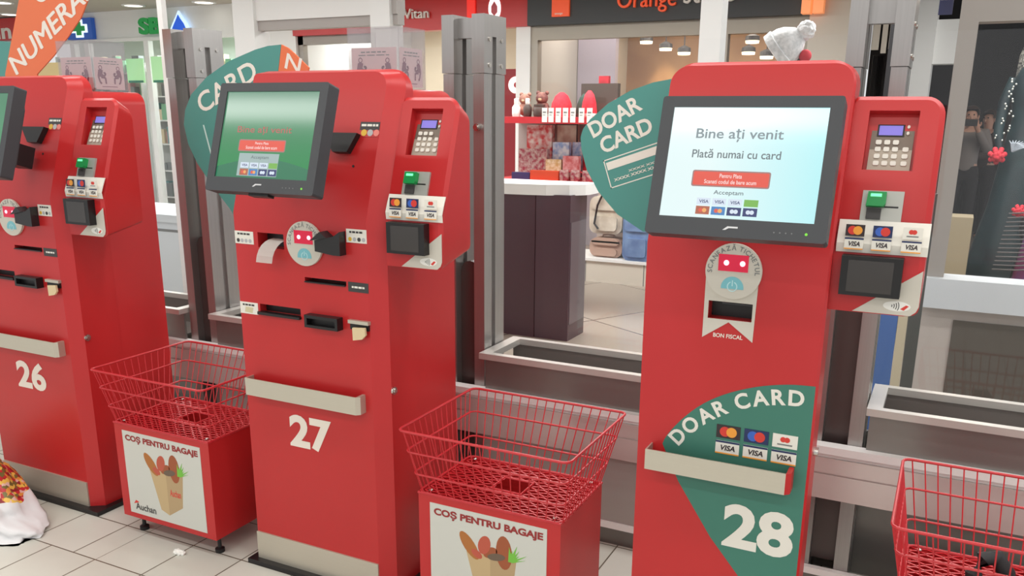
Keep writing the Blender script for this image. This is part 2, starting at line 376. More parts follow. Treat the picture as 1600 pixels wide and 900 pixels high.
# ------------------------------------------------------------------ barrier, posts, trays, glass
PX0 = [-3.167, -1.745, -.333]
barrier = thing('checkout_barrier', 'long low metal barrier with bright rail running behind the red kiosks', 'barrier', (0, 2.88, 0))
bm = nb(); wbox(bm, -6, 1.6, -.03, .018, .522, .548); wbox(bm, -6, 1.6, -.012, .018, .505, .522); bevel(bm, .004, 1); obj('rail', bm, RAILM, barrier)
bm = nb(); wbox(bm, -6, 1.6, -.02, .012, .452, .504); wbox(bm, -6, 1.6, -.012, .012, .446, .452); wbox(bm, -6, 1.6, -.02, .012, .36, .446); obj('fascia', bm, FASC, barrier)
bm = nb(); wbox(bm, -6, 1.6, -.005, .018, .066, .09); obj('skirting_strip', bm, RAILM, barrier)
for a, b in ((-2.99, -1.75), (-1.57, -.34)): bm = nb(); wbox(bm, a, b, .006, .012, .09, .36); obj('infill_panel', bm, mk('infill_grey', (176, 170, 166), .3, .2), barrier, label='pale grey infill panel')
bm = nb(); wbox(bm, -6, 1.6, .0, .018, 0, .066); obj('kick_plate', bm, mk('kick_grey', (120, 116, 112), .35, .6), barrier)
bm = nb(); wbox(bm, -6, 1.6, 3.08, 3.095, 0, .545); tag(obj('barrier_panel', bm, DPANEL), 'long grey panel closing the barrier low down behind the steel posts', 'panel')
posts = ['left steel gate post with a slotted side, beside the teal card sign of kiosk 27', 'middle steel gate post with twin red-reflecting flanges right of kiosk 27', 'right steel gate post rising behind the card module of kiosk 28']
for x0, lb in zip(PX0, posts):
    p = thing('gate_post', lb, 'post', (x0, 2.9, 0), 0, 'steel gate posts behind the kiosks')
    for dx in (0, .127):
        bm = nb(); wbox(bm, dx, dx + .045, .0, .06, 0, 1.74); wbox(bm, dx, dx + .045, .09, .165, 0, 1.74); wbox(bm, dx + .006, dx + .032, .06, .09, 0, 1.74); bevel(bm, .003, 1); obj('flange', bm, POST, p)
    for dx in (0, .127):
        bm = nb(); wbox(bm, dx - .003, dx + .048, -.004, .169, 1.742, 1.945); bevel(bm, .005, 1); o = obj('head_bracket', bm, POST, p)
        c_ = nb(); wbox(c_, dx + .03, dx + .06, .06, .09, 1.73, 1.87); cut(o, c_)
    bm = nb(); wbox(bm, .048, .124, .03, .06, 1.865, 1.935); obj('bridge_plate', bm, POST, p)
    bm = nb(); prism(bm, frame((0, .04, 0)), [(.0455, .1), (.1265, .1), (.1265, 1.0)] + circ(.0865, 1.0, .04, 9, 0, PI)[1:-1] + [(.0455, 1.0)], -.05, 0); obj('drive_cover', bm, mk('cover_dark', (92, 84, 82), .35, .3), p)
    for y in (.035, .13):
        for z in (1.77, 1.86):
            bm = nb(); M = Matrix.Translation((.175, y, z)) @ Matrix.Rotation(PI / 2, 4, 'Y'); prism(bm, M, circ(0, 0, .008, 12), 0, .004); obj('bolt', bm, CHROME, p)
    bm = nb(); M = frame((.148, 0, 1.55)); prism(bm, M, circ(0, 0, .013, 16), 0, .018); prism(bm, M, circ(0, 0, .009, 16), .018, .026); obj('clamp_knob', bm, CHROME, p)
bounds = [(-4.4, -3.168, 'left glass screen panel beside the left steel gate post'), (-2.994, -1.746, 'clear glass screen panel behind kiosk 27'), (-1.572, -.334, 'clear glass screen panel between the middle and right steel posts'), (-.160, 1.1, 'clear glass screen panel right of the right steel post')]
for a, b, lb in bounds:
    g = nb(); wbox(g, a, b, 2.97, 2.98, .702, 1.842); tag(obj('glass_panel', g, GLASS), lb, 'glass panel', 'glass screens over the barrier')
TRM = mk('tray_steel', (206, 203, 197), .3, .35)
for a, b, lb in [(-4.4, -3.175, 'steel tray frame left of the left gate post'), (-2.99, -1.75, 'steel tray frame mostly hidden behind kiosk 27'), (-1.568, -.338, 'steel tray frame on the barrier between kiosks 27 and 28'), (-.157, 1.1, 'steel tray frame on the barrier right of kiosk 28')]:
    t = thing('tray_frame', lb, 'tray', (a, 2.845, 0), 0, 'steel tray frames above the barrier')
    W_ = b - a; bm = nb()
    wbox(bm, 0, W_, 0, .03, .676, .7); wbox(bm, 0, W_, .27, .3, .676, .7); wbox(bm, 0, .045, .03, .27, .676, .7); wbox(bm, W_ - .045, W_, .03, .27, .676, .7); bevel(bm, .003, 1)
    obj('rim', bm, TRM, t)
    bm = nb(); wbox(bm, .01, W_ - .01, .035, .047, .549, .676); obj('front_panel', bm, DPANEL, t)
    bm = nb(); wbox(bm, .01, W_ - .01, .28, .29, .55, .676); wbox(bm, .05, W_ - .05, .052, .27, .55, .56); obj('tray_floor', bm, mk('tray_dark', (128, 122, 118), .35, .2), t)

# ------------------------------------------------------------------ payment kiosks
def card_logo(bm, M, u, v, kind, w_=.058, h=.036):
    n = .0016
    if kind == 'a': box(bm, M, u, u + w_, v, v + h, 0, n, 0); prism(bm, M, circ(u + w_ * .36, v + h / 2, h * .38, 18), n, n + .0004, 2); prism(bm, M, circ(u + w_ * .64, v + h / 2, h * .38, 18), n, n + .0007, 3)
    if kind == 'b': box(bm, M, u, u + w_, v, v + h, 0, n, 1); prism(bm, M, circ(u + w_ * .36, v + h / 2, h * .38, 18), n, n + .0004, 5); prism(bm, M, circ(u + w_ * .64, v + h / 2, h * .38, 18), n, n + .0007, 2)
    if kind == 'c': box(bm, M, u, u + w_, v, v + h, 0, n, 4); prism(bm, M, circ(u + w_ * .42, v + h * .62, h * .2, 14), n, n + .0004, 2); prism(bm, M, circ(u + w_ * .58, v + h * .62, h * .2, 14), n, n + .0007, 2); box(bm, M, u + w_ * .2, u + w_ * .8, v + h * .2, v + h * .3, n, n + .0005, 6)
    if kind == 'v': box(bm, M, u, u + w_, v, v + h, 0, n, 4); box(bm, M, u, u + w_, v + h * .86, v + h, n, n + .0003, 1); box(bm, M, u, u + w_, v, v + h * .1, n, n + .0003, 3); text(bm, M, 'VISA', u + w_ * .17, u + w_ * .83, v + h * .28, v + h * .7, n + .0006, .03, 0, shear=.2)
LOGOM = None
def logo_mats():
    return [mk('logo_dark', (52, 40, 44), .5), mk('logo_navy', (34, 48, 92), .5), REDP, ORP, WHITE, mk('logo_blue', (60, 100, 190), .5), GREYT]
def logos(parent, M, us, vs, w_, h):
    for r_, ks in zip(vs, (('a', 'b', 'c'), ('v', 'v', 'v'))):
        for u, k in zip(us, ks):
            bm = nb(); card_logo(bm, M, u, r_, k, w_, h); obj('card_logo', bm, logo_mats(), parent)

def yf(z, y0=0.): return y0 + max(0., z - 1.28) * math.tan(TILT)
def shell(W, H, rl, rr_, cl, cr, cdep, back, zback, z0=0., y0=0., rbr=0.):
    """bent-front box: outline in x,z; front ring inset by cl / cr, outer ring, back ring"""
    def outline(l, r, top, a, b):
        p = [(l, z0)]
        if rbr: p += circ(r - rbr, z0 + rbr, rbr, 4, -PI / 2, 0)
        else: p += [(r, z0)]
        p += [(r, max(1.28, z0 + .01))]
        p += circ(r - b, top - b, b, 8, 0, PI / 2) + circ(l + a, top - a, a, 8, PI / 2, PI) + [(l, max(1.28, z0 + .01))]
        return p
    A = outline(cl, W - cr, H - .008, max(.012, rl - .015), max(.012, rr_ - .015)); B = outline(0, W, H, rl, rr_)
    bm = nb()
    ra = [bm.verts.new((x, yf(z, y0), z)) for x, z in A]
    rb = [bm.verts.new((x, yf(z, y0) + cdep, z)) for x, z in B]
    rc = [bm.verts.new((x, back(z), zback(z))) for x, z in B]
    k = len(A)
    for P, Q in ((ra, rb), (rb, rc)):
        for i in range(k): bm.faces.new((P[i], P[(i + 1) % k], Q[(i + 1) % k], Q[i]))
    ik = [i for i, (x, z) in enumerate(A) if abs(z - 1.28) < 1e-6]
    lo = ra[:ik[0] + 1] + [ra[-1]]; hi = ra[ik[0]:]
    bm.faces.new(lo); bm.faces.new(hi); bm.faces.new(rc[::-1])
    return bm

SCR_G = None
def screen_mat(kind):
    name = 'display_' + kind
    if name in MATS: return MATS[name]
    m = bpy.data.materials.new(name); m.use_nodes = True; nt = m.node_tree; b = nt.nodes['Principled BSDF']
    tc = nt.nodes.new('ShaderNodeTexCoord'); sp = nt.nodes.new('ShaderNodeSeparateXYZ'); rp = nt.nodes.new('ShaderNodeValToRGB')
    nt.links.new(tc.outputs['Generated'], sp.inputs[0])
    if kind == 'white':
        nt.links.new(sp.outputs['X'], rp.inputs[0]); a, c = (232, 250, 250), (190, 244, 248); es = 1.0
        rp.color_ramp.elements[0].position = .3
    else:
        nt.links.new(sp.outputs['Z'], rp.inputs[0]); a, c = (84, 184, 116), (118, 176, 146); es = .62
    rp.color_ramp.elements[0].color = rgb(*a); rp.color_ramp.elements[1].color = rgb(*c)
    b.inputs['Base Color'].default_value = rgb(20, 22, 22); b.inputs['Roughness'].default_value = .1
    nt.links.new(rp.outputs[0], b.inputs['Emission Color']); b.inputs['Emission Strength'].default_value = es
    MATS[name] = m; return m
def emi(name, col, es=1.): return mk(name, (20, 20, 20), .3, emit=col, es=es)

def monitor(parent, xc, yb, zb, kind):
    W, H = .385, .308
    M = frame((xc - W / 2, yb, zb), TILT)
    bm = nb(); prism(bm, M, rrect(0, W, 0, H, .006, 3), -.045, 0); prism(bm, M, rrect(.04, W - .04, .04, H - .04, .02, 3), -.075, -.045); bevel(bm, .003, 2)
    o = obj('monitor', bm, DGREY, parent)
    s = nb(); u0_, u1_, v0, v1 = .0275, .3575, .04, .284
    c_ = nb(); box(c_, M, u0_, u1_, v0, v1, -.006, .02); cut(o, c_)
    box(s, M, u0_, u1_, v0, v1, -.0065, -.004); obj('screen', s, screen_mat(kind), o)
    n = -.0032
    if kind == 'white':
        bm = nb(); text(bm, M, 'Bine ați venit', .085, .272, .208, .237, n, .012); obj('heading', bm, emi('screen_grey', (132, 144, 150)), o)
        bm = nb(); text(bm, M, 'Plată numai cu card', .082, .272, .172, .192, n, .012); obj('subheading', bm, emi('screen_dark', (104, 116, 122)), o)
        bu = (.092, .254, .112, .142)
        txt = 'screen_dark'; pv = .09
    else:
        bm = nb(); box(bm, M, .105, .248, .046, .11, -.004, -.0036); obj('payment_panel', bm, emi('screen_panel', (182, 206, 204), .75), o)
        bm = nb(); prism(bm, M, [(u0_, v0), (u1_, v0), (u1_, v0 + .03)] + [(u1_ - (u1_ - u0_) * t / 8, v0 + .03 + .026 * math.sin(PI * t / 8)) for t in range(1, 9)], -.004, -.0038); obj('screen_hill', bm, emi('screen_hill', (48, 148, 106), .6), o)
        bm = nb(); text(bm, M, 'Bine ați venit', .085, .28, .162, .186, n, .012); obj('heading', bm, emi('screen_red', (196, 110, 100), .8), o)
        bu = (.1, .262, .118, .146); txt = 'screen_dark'; pv = .092
    bm = nb(); prism(bm, M, rrect(bu[0] - .003, bu[1] + .003, bu[2] - .003, bu[3] + .003, .004, 3), -.0039, -.0036, 1); prism(bm, M, rrect(*bu, .003, 3), -.0036, -.0034, 0); obj('red_button', bm, [emi('screen_button', (232, 84, 66), .95), emi('screen_button_rim', (176, 132, 128), .8)], o)
    bm = nb(); um = (bu[0] + bu[1]) / 2
    text(bm, M, 'Pentru Plata', um - .024, um + .024, bu[2] + .017, bu[3] - .004, n, .01); text(bm, M, 'Scanati codul de bare acum', um - .056, um + .056, bu[2] + .004, bu[2] + .013, n, .01); obj('button_lettering', bm, emi('screen_white', (250, 224, 220)), o)
    bm = nb(); text(bm, M, 'Acceptam', um - .032, um + .032, pv, pv + .012, n, .01); obj('caption', bm, emi('screen_dark', (104, 116, 122)), o)
    bm = nb(); k = 0
    for r_, (va, vb) in enumerate(((.069, .084), (.048, .066))):
        for i in range(4):
            ua = um - .066 + i * .034; mi = (0, 0, 0, 1)[i] if r_ == 0 else (2, 3, 4, 4)[i]
            box(bm, M, ua, ua + .030, va, vb, -.0036, -.0034, mi)
            if r_ == 0 and i < 3: text(bm, M, 'VISA', ua + .005, ua + .026, va + .004, vb - .004, n, .02, 4)
            if r_: prism(bm, M, circ(ua + .011, (va + vb) / 2, .0048, 10), -.0034, n, 5 if i < 2 else 0); prism(bm, M, circ(ua + .019, (va + vb) / 2, .0048, 10), -.0034, n + .0001, 6 if i < 2 else 0)
    obj('payment_logos', bm, [emi('sl_w', (214, 226, 240)), emi('sl_g', (120, 180, 80)), emi('sl_r', (176, 96, 70)), emi('sl_b', (70, 130, 190)), emi('sl_n', (46, 56, 110)), emi('sl_r2', (220, 90, 70)), emi('sl_o', (236, 170, 100))], o)
    bm = nb(); prism(bm, M, [(.172, .016), (.182, .024), (.204, .024), (.204, .0205), (.185, .0205), (.178, .016)], 0, .0006); obj('maker_badge', bm, mk('badge_white', (214, 214, 216), .4), o)
    for i in range(4): bm = nb(); prism(bm, M, circ(.28 + i * .012, .017, .0016, 8), 0, .0006, 0); obj('control_button', bm, GREYT, o)
    bm = nb(); prism(bm, M, circ(.345, .017, .003, 10), 0, .0008, 0); obj('indicator_lamp', bm, emi('lamp_green', (130, 230, 60), 1.), o)
    bm = nb(); box(bm, M, .005, .085, .1, .18, -.31, -.07); box(bm, M, .005, .25, .09, .19, -.09, -.07); obj('mount', bm, BLACK, parent)
    for a_, b_ in (((.15, .22),) if kind == 'green' else ()):
        bm = nb(); box(bm, M, a_, b_, -.007, .004, -.04, -.014); obj('cable_socket', bm, BLACK, o)
    return o

def card_module(parent, x0):
    W, z0, H = .2, 1.145, 1.645; y0 = .03
    bm = shell(W, H, .01, .045, .0, .012, .008, lambda z: .2, lambda z: z + (.035 if z < 1.2 else 0) - (.03 if z > 1.5 else 0), z0, y0, .02)
    bmesh.ops.translate(bm, verts=bm.verts, vec=(x0, 0, 0))
    o = obj('card_module', bm, RED, parent, smooth=.5)
    L = frame((x0, y0, 0)); U = frame((x0, y0, 1.28), TILT)
    c_ = nb(); box(c_, U, .036, .146, .207, .35, -.028, .05); cut(o, c_)
    # keypad standing in the recess, tipped forward at its foot
    K = U @ Matrix.Translation((.045, .21, -.024)) @ Matrix.Rotation(-.10, 4, 'X')
    k = nb(); box(k, K, 0, .094, 0, .122, -.004, .006, 0); box(k, K, 0, .094, 0, .052, .006, .0068, 1); box(k, K, .012, .072, .085, .115, .006, .0075, 2); bevel(k, .0015, 1); obj('keypad', k, [PINB, PINL, BLACK], o)
    k = nb(); box(k, K, .016, .068, .088, .112, .0075, .0082); obj('keypad_display', k, LCD, o)
    pos = [(.012 + i * .019, .012 + j * .0175) for i in range(3) for j in range(4)] + [(.073, .012), (.073, .03), (.073, .047), (.077, .089), (.077, .105)]
    for i, (u, v) in enumerate(pos):
        k = nb(); wk, hk = (.013, .011) if i < 15 else (.006, .008); prism(k, K, rrect(u, u + wk, v, v + hk, .002, 2), .006, .0095); obj('key', k, KEY, o)
    # card reader
    k = nb(); box(k, U, .047, .137, .082, .156, 0, .007, 0); bevel(k, .002, 1); box(k, U, .092, .128, .116, .12, .007, .0075, 1); obj('card_reader', k, [mk('reader_grey', (172, 172, 166), .4, .3), BLACK], o)
    k = nb(); prism(k, U, [(.058, .116), (.096, .116), (.1, .123), (.1, .15), (.06, .15)], .004, .024, 0); box(k, U, .06, .092, .088, .113, .006, .012, 1); obj('card_slot_bezel', k, [GREEN, DTEXT], o)
    k = nb(); box(k, U, .066, .09, .138, .145, .024, .0246); obj('slot_light', k, GREENL, o)
    # accepted card strip bowed across the knee
    k = nb(); n0, n1 = .012, .015
    prof = [(1.288, .004), (1.31, .014), (1.335, .012), (1.362, .008)]
    va = []
    for z, d in prof:
        y = yf(z, y0) - d; va.append([k.verts.new((x0 + .004, y, z)), k.verts.new((x0 + .203, y, z)), k.verts.new((x0 + .203, y + .003, z)), k.verts.new((x0 + .004, y + .003, z))])
    for A, B in zip(va, va[1:]):
        for i in range(4): k.faces.new((A[i], A[(i + 1) % 4], B[(i + 1) % 4], B[i]))
    k.faces.new(va[0][::-1]); k.faces.new(va[-1]); st = obj('card_strip', k, WHITE, o)
    S = frame((x0, yf(1.3, y0) - .0165, 1.29), .09)
    logos_sub(o, S, (.022, .082, .146), (.037, .006), .042, .027)
    # contactless terminal
    k = nb(); box(k, L, .022, .156, 1.19, 1.283, 0, .03, 0); bevel(k, .004, 2); obj('contactless_terminal', k, BLACK, o)
    k = nb(); box(k, L, .038, .137, 1.199, 1.274, .03, .0305); obj('terminal_screen', k, DSCR, o)
    k = nb(); prism(k, L, [(.055, 1.147), (.182, 1.147), (.194, 1.157), (.199, 1.17), (.199, 1.255)], 0, .0012); obj('corner_sticker', k, mk('sticker_grey', (206, 200, 188), .5), o)
    k = nb(); prism(k, L, circ(.152, 1.168, .03, 24, ry=.012), .0012, .0016, 0)
    for i, r in enumerate((.006, .011, .016, .021)): ring(k, L, .136, 1.168, r - .0012, r + .0005, .0016, .002, 8, -.5, .5, 1)
    prism(k, L, [(.16, 1.162), (.172, 1.172), (.178, 1.17), (.168, 1.159)], .0016, .002, 2); obj('contactless_symbol', k, [PAPER, DTEXT, REDP], o)
    return o
def logos_sub(parent, M, us, vs, w_, h): logos(parent, M, us, vs, w_, h)

def scan_sticker(parent, cu, cv, r):
    n = .009
    bm = nb(); prism(bm, LOWF, circ(cu, cv, r, 48), 0, n); bevel(bm, .0015, 1, 1.); o = obj('scan_sticker', bm, mk('sticker_grey', (206, 200, 188), .5), parent)
    bm = nb(); arc_text(bm, LOWF, 'SCANEAZĂ TICHETUL', cu, cv, r * .76, r * .24, PI * 1.04, -PI * .04, n + .0004, .015); obj('lettering', bm, GREYT, o)
    bm = nb(); prism(bm, LOWF, circ(cu, cv - r + .029, .028, 28, -.12, PI + .12), n, n + .0006, 0); ring(bm, LOWF, cu, cv - r + .032, .0105, .013, n + .0006, n + .001, 24, PI * .5 + .4, PI * 2.5 - .4, 1); box(bm, LOWF, cu - .0012, cu + .0012, cv - r + .033, cv - r + .048, n + .0006, n + .001, 1); obj('power_symbol', bm, [PWR, mk('power_line', (190, 226, 230), .5)], o)
    bm = nb(); box(bm, LOWF, cu - .038, cu + .036, cv + .0, cv + .042, n, n + .001); obj('scanner_window', bm, LEDW, o)
    for du in (-.018, .022):
        bm = nb(); ball(bm, LOWF @ Vector((cu + du, cv + .021, n + .002)), .007, 1, .4, 1, 10); obj('scanner_light', bm, LED, o)
    return o

def label_card(parent, M, u0_, u1_, v0, v1, kind, name='label'):
    bm = nb(); n = .0012
    if kind == 'dark':
        box(bm, M, u0_, u1_, v0, v1, 0, n, 1); dashes(bm, M, u0_ + .014, u1_ - .014, (v0 + v1) / 2 - .003, (v0 + v1) / 2 + .003, n + .0004, 0)
    elif kind == 'coins':
        vm = v0 + (v1 - v0) * .45; box(bm, M, u0_, u1_, vm, v1, 0, n, 1); box(bm, M, u0_, u1_, v0, vm, 0, n, 2); dashes(bm, M, u0_ + .005, u1_ - .005, v1 - .014, v1 - .007, n + .0004, 0, 2)
        for i, mi in enumerate((3, 4, 5)): prism(bm, M, circ(u0_ + .018 + i * .023, v0 + .013, .0105, 16), n, n + .0008, mi)
    else:
        box(bm, M, u0_, u1_, v0, v1, 0, n, 0); dashes(bm, M, u0_ + .012, u1_ - .012, v1 - .012, v1 - .006, n + .0004, 1, 3)
        if kind == 'note': prism(bm, M, [(u0_ + .02, v0 + .006), (u1_ - .025, v0 + .004), (u1_ - .02, v1 - .017), (u0_ + .025, v1 - .016)], n, n + .0006, 6)
        else:
            for i in range(4): prism(bm, M, circ(u0_ + .014 + i * .017, v0 + .011, .0065, 12), n, n + .0006, (1, 4, 4, 4)[i] if kind == 'bon' else (3, 4, 1, 4)[i])
    obj(name, bm, [WHITE, DTEXT, RED, GOLD, SILV, mk('coin_pink', (230, 130, 120), .4), mk('note_buff', (206, 196, 160), .6)], parent)

def tray_bar(parent, u0_, u1_, endm, H0, H1, D):
    bm = nb()
    wbox(bm, u0_, u1_, -D, -D + .004, H0, H1, 0); wbox(bm, u0_, u0_ + .004, -D + .004, 0, H0, H1, 0)
    prism(bm, Matrix(((1, 0, 0, 0), (0, 1, 0, 0), (0, 0, 1, 0), (0, 0, 0, 1))), [(u1_, -D), (u1_ + .012, -D + .012), (u1_ + .012, 0), (u1_, 0)], H0, H1, 1)
    wbox(bm, u0_ + .004, u1_, -D + .004, 0, H0, H0 + .003, 1)
    obj('ledge', bm, [STEEL, endm], parent, label='steel fronted ledge')

def cash_kiosk(num, x0, label, mdx=0.):
    k = thing('payment_kiosk', label, 'kiosk', (x0, 2.16, 0), 0, 'red self-checkout payment kiosks')
    W = .585
    bm = shell(W, 1.73, .03, .066, .0, .05, .034, lambda z: .2, lambda z: z)
    body = obj('body', bm, RED, k, smooth=.5)
    c_ = nb(); box(c_, LOWF, .098, .207, 1.17, 1.219, -.05, .02); box(c_, LOWF, .285, .45, 1.074, 1.087, -.05, .02); box(c_, LOWF, .087, .26, .95, .979, -.04, .02); cut(body, c_)
    bm = nb(); prism(bm, Matrix(((1, 0, 0, 0), (0, 0, -1, .44), (0, 1, 0, 0), (0, 0, 0, 1))), [(0, .018), (W, .018)] + circ(W - .05, 1.622, .05, 8, 0, PI / 2) + circ(.05, 1.622, .05, 8, PI / 2, PI), 0, .2405); obj('rear_housing', bm, RED, k, smooth=.5)
    bm = nb(); wbox(bm, -.03, W + .03, -.03, .45, 0, .018); obj('base_plate', bm, BLACK, k)
    bm = nb(); wbox(bm, .0, .535, -.006, .0, .018, .123); obj('plinth_plate', bm, STEEL, k, label='brushed steel plinth plate')
    monitor(k, .04 + .365 + mdx, -.32, 1.385, 'green')
    card_module(k, W)
    scan_sticker(k, .297, 1.196, .071)
    # hooded scanner
    bm = nb(); prism(bm, LOWF, [(.358, 1.18), (.43, 1.172), (.455, 1.172), (.455, 1.246), (.43, 1.23), (.358, 1.215)], 0, .032, 0); prism(bm, LOWF, [(.345, 1.213), (.385, 1.243), (.41, 1.226)], .0, .04, 0); bevel(bm, .003, 1); obj('scanner_hood', bm, mk('hood_black', (34, 32, 34), .35), k)
    bm = nb(); box(bm, LOWF, .098, .207, 1.17, 1.219, -.048, -.046); ring(bm, LOWF, .152, 1.195, .0, .001, -.046, -.04, 4); obj('receipt_slot', bm, BLACK, k)
    bm = nb(); va = []
    for i in range(7):
        t = i / 6; y = .03 - .075 * math.sin(t * 1.5); z = 1.199 - .07 * t * t; va.append([bm.verts.new((.125 + .012 * (1 - t), y, z)), bm.verts.new((.192 + .012 * (1 - t), y, z))])
    for A, B in zip(va, va[1:]): bm.faces.new((A[0], A[1], B[1], B[0]))
    bmesh.ops.solidify(bm, geom=bm.faces[:], thickness=.0006); obj('receipt', bm, PAPER, k, label='curling white receipt')
    bm = nb(); box(bm, LOWF, .285, .45, 1.074, 1.087, -.04, -.035); box(bm, LOWF, .287, .448, 1.071, 1.075, -.02, .006); obj('coupon_slot', bm, BLACK, k)
    bm = nb(); box(bm, LOWF, .087, .26, .95, .979, -.035, -.03); prism(bm, LOWF, [(.084, .944), (.262, .944), (.262, .952), (.084, .954)], -.01, .012); obj('note_slot', bm, BLACK, k)
    bm = nb(); box(bm, LOWF, .298, .43, .929, .938, 0, .03); box(bm, LOWF, .298, .43, .96, .97, 0, .03); box(bm, LOWF, .298, .308, .938, .96, 0, .03); box(bm, LOWF, .42, .43, .938, .96, 0, .03); box(bm, LOWF, .308, .42, .938, .96, 0, .008); bevel(bm, .002, 1); obj('change_tray', bm, BLACK, k)
    bm = nb(); box(bm, LOWF, .46, .538, .957, .968, 0, .014, 0); box(bm, LOWF, .464, .535, .937, .957, 0, .008, 1); obj('coin_outlet', bm, [STEEL, BLACK], k)
    bm = nb(); prism(bm, LOWF, [(.483, .905), (.518, .912), (.532, .926), (.53, .95), (.482, .946)], .014, .022); obj('paper_tag', bm, TAN, k, label='buff paper tag')
    label_card(k, LOWF, .0, .08, 1.177, 1.219, 'bon', 'receipt_label'); label_card(k, LOWF, .459, .535, 1.212, 1.254, 'rest', 'change_label'); label_card(k, LOWF, .458, .535, 1.057, 1.088, 'dark', 'coupon_label'); label_card(k, LOWF, .0, .078, .939, .979, 'note', 'note_label')
    label_card(k, UPF, .461, .533, .26, .307, 'coins', 'coin_label')
    # coin funnel on the leaning face
    bm = nb(); prism(bm, UPF, [(.335, .266), (.468, .266), (.44, .206), (.385, .206)], 0, .022); o = obj('coin_funnel', bm, BLACK, k)
    c_ = nb(); prism(c_, UPF, [(.345, .28), (.46, .28), (.435, .222), (.392, .222)], .004, .017); cut(o, c_)
    bm = nb(); prism(bm, UPF, circ(.457, .168, .004, 10), 0, .002); obj('screw', bm, BLACK, k)
    tray_bar(k, .033, .495, STEEL, .662, .722, .04)
    bm = nb(); text(bm, LOWF, str(num), .182, .362, .486, .606, .0012, .038); obj('lane_number', bm, NUMW, k)
    S = Matrix(((0, 0, 1, W), (1, 0, 0, 0), (0, 1, 0, 0), (0, 0, 0, 1)))
    bm = nb(); prism(bm, S, circ(.045, .735, .013, 18), 0, .006); prism(bm, S, circ(.045, .735, .008, 14), .006, .011); obj('side_lock', bm, CHROME, k)
    bm = nb(); wbox(bm, W - .06, W + .028, .2, .24, .018, .06); obj('levelling_foot', bm, CHROME, k)
    return k
cash_kiosk(26, -3.565, 'red payment kiosk numbered 26 with green screen, at the left edge', .15)
cash_kiosk(27, -2.115, 'red payment kiosk numbered 27 with green screen and receipt hanging out')

def card_kiosk():
    k = thing('payment_kiosk', 'slim red payment kiosk numbered 28 with bright white screen and teal card sticker', 'kiosk', (-.69, 2.16, 0), 0, 'red self-checkout payment kiosks')
    W = .455
    bm = shell(W, 1.73, .06, .06, .0, .006, .006, lambda z: yf(z) + .1, lambda z: z)
    body = obj('body', bm, RED, k, smooth=.5)
    c_ = nb(); box(c_, LOWF, .17, .281, 1.098, 1.144, -.05, .02); cut(body, c_)
    bm = nb(); wbox(bm, -.02, W + .02, -.02, .2, 0, .018); obj('base_plate', bm, BLACK, k)
    monitor(k, .28, -.3, 1.347, 'white')
    card_module(k, W)
    bm = nb(); prism(bm, LOWF, [(.159, 1.22), (.159, 1.046), (.224, 1.092), (.287, 1.046), (.291, 1.22)], 0, .0016); o = obj('ribbon_sticker', bm, mk('sticker_grey', (206, 200, 188), .5), k)
    c_ = nb(); box(c_, LOWF, .17, .281, 1.098, 1.144, -.05, .02); cut(o, c_)
    bm = nb(); box(bm, LOWF, .17, .281, 1.098, 1.144, -.045, -.04, 0); box(bm, LOWF, .2, .281, 1.134, 1.138, -.04, -.02, 1); obj('receipt_slot', bm, [BLACK, DGREY], k)
    scan_sticker(k, .228, 1.224, .07)
    bm = nb(); text(bm, LOWF, 'BON FISCAL', .187, .262, 1.05, 1.061, .001, .02); obj('receipt_lettering', bm, NUMW, k)
    pts = [(.449, .954), (.381, .949), (.303, .931), (.224, .898), (.159, .854), (.102, .792), (.07, .735), (.12, .634), (.217, .49), (.32, .37), (.449, .23)]
    q = [(.08, .69)] + pts[6::-1] + [(.52, .956)]; arc = []
    for i in range(1, len(q) - 2):                            # smooth the round edge
        for t in (0, .25, .5, .75):
            arc.append(tuple(.5 * (2 * q[i][d] + (q[i + 1][d] - q[i - 1][d]) * t + (2 * q[i - 1][d] - 5 * q[i][d] + 4 * q[i + 1][d] - q[i + 2][d]) * t * t + (3 * q[i][d] - q[i - 1][d] - 3 * q[i + 1][d] + q[i + 2][d]) * t ** 3) for d in (0, 1)))
    pts = arc + [pts[0], pts[10], pts[9], pts[8], pts[7]]
    bm = nb(); prism(bm, LOWF, pts, 0, .0012); o = obj('card_sticker', bm, TEALS, k, label='teal card-only sticker')
    bm = nb(); arc_text(bm, LOWF, 'DOAR CARD', 0.4191, 0.5301, 0.3681, .056, 2.5512, 1.5440, .0018, .03); obj('lettering', bm, WHITE, o)
    M = frame((0, -.0012, 0))
    logos(o, M, (.214, .286, .358), (.781, .737), .062, .036)
    bm = nb(); text(bm, LOWF, '28', .249, .433, .473, .602, .002, .036); obj('lane_number', bm, WHITE, o)
    tray_bar(k, .039, .406, REDB, .676, .733, .055)
    S = Matrix(((0, 0, 1, W), (1, 0, 0, 0), (0, 1, 0, 0), (0, 0, 0, 1)))
    bm = nb(); prism(bm, S, circ(.04, .77, .012, 18), 0, .012); obj('side_lock', bm, CHROME, k)
card_kiosk()

